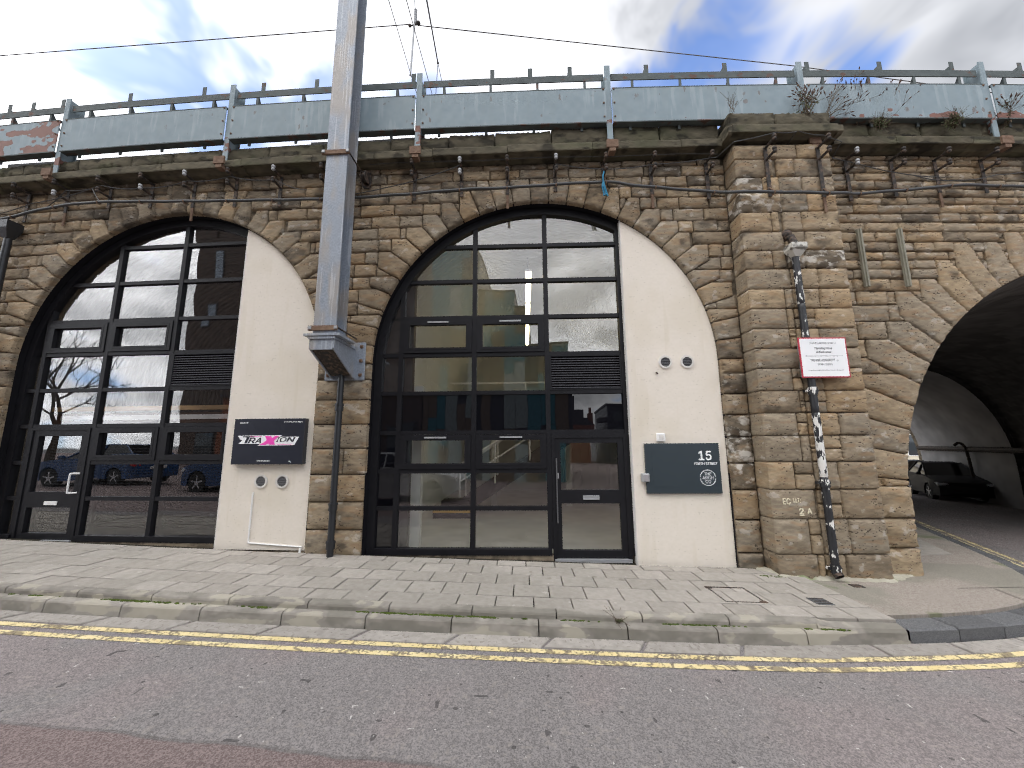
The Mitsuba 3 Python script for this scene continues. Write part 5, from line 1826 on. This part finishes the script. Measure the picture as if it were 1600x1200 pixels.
# pipe and lamp bracket on the far wall of the tunnel
t = thing('tunnel_pipe', 'dark service pipe running along the right wall of the tunnel with a bent riser', 'pipe')
wv = lambda s_, z, o: np.array([*(q0 + TD * s_ + np.array([-TD[1], TD[0]]) * o), z])
add(t + '__pipe', tube([wv(6, 1.30, .32), wv(16.2, 1.30, .32)], .10, 8), 'm_iron')
add(t + '__riser', tube(spline([wv(11.2, .0, .35), wv(11.2, 1.1, .4), wv(11.25, 1.45, .45), wv(11.35, 1.55, .55), wv(11.45, 1.45, .65)], 5), .05, 8), 'm_iron')

# ------------------------------------------------------------------ buildings across the street and beyond the tunnel
BW = thing('brick_building', 'tall dark brown brick building with narrow windows mirrored in the left arch', 'building')
add(BW + '__wall', box3(-23.2, -6.0, -22, -9.0, -1, 16.6), 'm_brick', uv=(.5, 0))
add(BW + '__parapet', box3(-23.3, -5.95, -22.1, -8.95, 16.6, 16.85), 'm_slate')
for x, z0, z1 in ((-21.6, 12.3, 14.5), (-21.9, 9.0, 10.9), (-19.0, 9.2, 11.4), (-16.5, 12.2, 14.2), (-14, 9, 11), (-11.2, 12.2, 14.2), (-8.6, 9, 11)):
    k = add(BW + '__window', box3(x - .32, x + .32, -9.01, -8.96, z0, z1), 'm_slate')
    add(k + '__pane', box3(x - .25, x + .25, -8.958, -8.945, z0 + .06, z1 - .06), 'm_pane_far')
for x in np.arange(-22, -7, 2.4):
    k = add(BW + '__window', box3(x, x + 1.4, -9.01, -8.96, 1.0, 2.6), 'm_slate')
    add(k + '__pane', box3(x + .07, x + 1.33, -8.958, -8.945, 1.07, 2.53), 'm_mirror_glass')
LW = thing('low_brick_building', 'low red brick range in front of the tall dark brick building', 'building')
add(LW + '__wall', box3(-19, -9.5, -8.94, -7.6, -1, 4.4), 'm_redbrick', uv=(.5, 0))
add(LW + '__coping', box3(-19.1, -9.4, -8.93, -7.5, 4.4, 4.55), 'm_slate')
for x in np.arange(-18.4, -10, 2.0):
    add(LW + '__window', box3(x, x + 1.1, -7.61, -7.57, 1.2, 2.9), 'm_mirror_glass')
CB_ = thing('clad_building', 'stepped office building clad in teal and bronze vertical panels mirrored in the right arch', 'building')
steps = [(-5.95, -3.0, 12.8), (-3.0, -.85, 10.25), (-.85, -.2, 9.0), (-.2, 2.25, 7.25)]
for i, (xa, xb, zt) in enumerate(steps):
    add(CB_ + '__wall', box3(xa, xb, -20, -9.1, -1, zt), 'm_clad_bronze')
    add(CB_ + '__parapet', box3(xa - .03, xb + .03, -20.1, -9.03, zt, zt + .12), 'm_slate')
    x = xa
    while x < xb - .05:
        w = min(rng.choice([.35, .5, .7]), xb - x)
        z = -.6
        while z < zt - .05:
            hh = min(rng.choice([2.6, 3.4, 1.7]), zt - z)
            b_ = rng.choice(['teal', 'bronze', 'dusk', 'pale', 'bronze', 'teal'])
            add(CB_ + '__cladding_panel', box3(x + .012, x + w - .012, -9.1, -9.05 + rng.uniform(0, .02), z + .012, z + hh - .012), 'm_clad_' + b_)
            z += hh
        x += w
OB = thing('old_brick_building', 'old dark roofline with dormer, stepped gable and chimney mirrored low in the right arch', 'building')
add(OB + '__wall', box3(-1, 7.2, -44, -36, -1, 4.6), 'm_redbrick', uv=(.2, 0))
for xa, xb, za, zb in ((1.2, 4.9, 4.6, 7.7), (4.9, 6.0, 4.6, 6.2), (6.0, 6.5, 4.6, 5.4)):
    add(OB + '__gable', box3(xa, xb, -43, -36.5, za, zb), 'm_slate')
add(OB + '__roof', prism(Polygon([(-1.2, 4.6), (7.3, 4.6), (6.6, 5.1), (1.0, 6.4)]), 36.4, 43.5, lambda x, z, t: np.stack([x, -t, z], -1)), 'm_slate')
add(OB + '__dormer', box3(3.2, 4.2, -36.6, -36.3, 6.0, 7.2), 'm_slate')
add(OB + '__dormer_window', box3(3.4, 4.0, -36.3, -36.25, 6.15, 7.0), 'm_pane_far')
add(OB + '__chimney', box3(6.6, 7.15, -38, -37, 4.6, 5.9), 'm_redbrick', uv=(.2, 0))
add(OB + '__chimney_pot', cylz((6.87, -37.5, 6.2), .16, .6, 12), 'm_redbrick', uv=(.2, 0))
DB = thing('dark_office_block', 'dark flat roofed block with projecting balconies mirrored at the right of the right arch', 'building')
add(DB + '__wall', box3(8.7, 16, -46, -36, -1, 6.6), 'm_clad_dusk')
add(DB + '__roof', box3(8.6, 16.1, -46.1, -35.9, 6.6, 6.8), 'm_slate')
for z in (3.6, 4.9):
    add(DB + '__balcony', box3(7.8, 8.7, -38.5, -36.2, z, z + .45), 'm_slate')
for z in (1.2, 3.0, 4.8):
    for x in (9.4, 11.2, 13.0, 14.6):
        k = add(DB + '__window', box3(x, x + 1.1, -36.01, -35.96, z, z + 1.1), 'm_mirror_glass')
FB = thing('cream_building', 'pale cream building seen in the bright far mouth of the tunnel', 'building')
add(FB + '__wall', box3(10, 36, 34, 44, -1.5, 7.0), 'm_cream')
add(FB + '__string_course', box3(9.9, 36.1, 33.9, 34.0, 3.3, 3.55), 'm_offwhite')
for x in np.arange(11, 35, 2.6):
    for z in (.4, 4.2):
        k = add(FB + '__window', box3(x, x + 1.2, 33.97, 33.99, z, z + 1.9), 'm_white')
        add(k + '__pane', box3(x + .08, x + 1.12, 33.95, 33.965, z + .08, z + 1.82), 'm_mirror_glass')

# bare tree mirrored in the left arch
TR = thing('bare_tree', 'bare winter tree mirrored in the left panes of the left arch', 'tree')
br = []


def branch(p, d_, l, r, lev):
    d_ = d_ / np.linalg.norm(d_)
    e = p + d_ * l
    m_ = (p + e) / 2 + rng.normal(0, .05 * l, 3)
    m = tube([p, m_, e], [r, r * .8, r * .62], 6 if lev < 2 else 4, cap=False)
    (trunk if lev == 0 else br).append(m)
    if lev >= 5:
        return
    for _ in range(2 if lev < 1 else rng.integers(2, 4)):
        nd = d_ + rng.normal(0, .55, 3)
        nd[2] += .12
        branch(e, nd, l * rng.uniform(.62, .85), r * .6, lev + 1)
    if lev > 0:
        branch(m_, d_ + rng.normal(0, .8, 3), l * .6, r * .45, lev + 1)


trunk = []
branch(np.array([-32.5, -9.5, -.8]), np.array([0, .05, 1.0]), 3.4, .24, 0)
add(TR + '__trunk', cat(trunk), 'm_bark')
add(TR + '__crown', cat(br), 'm_bark')
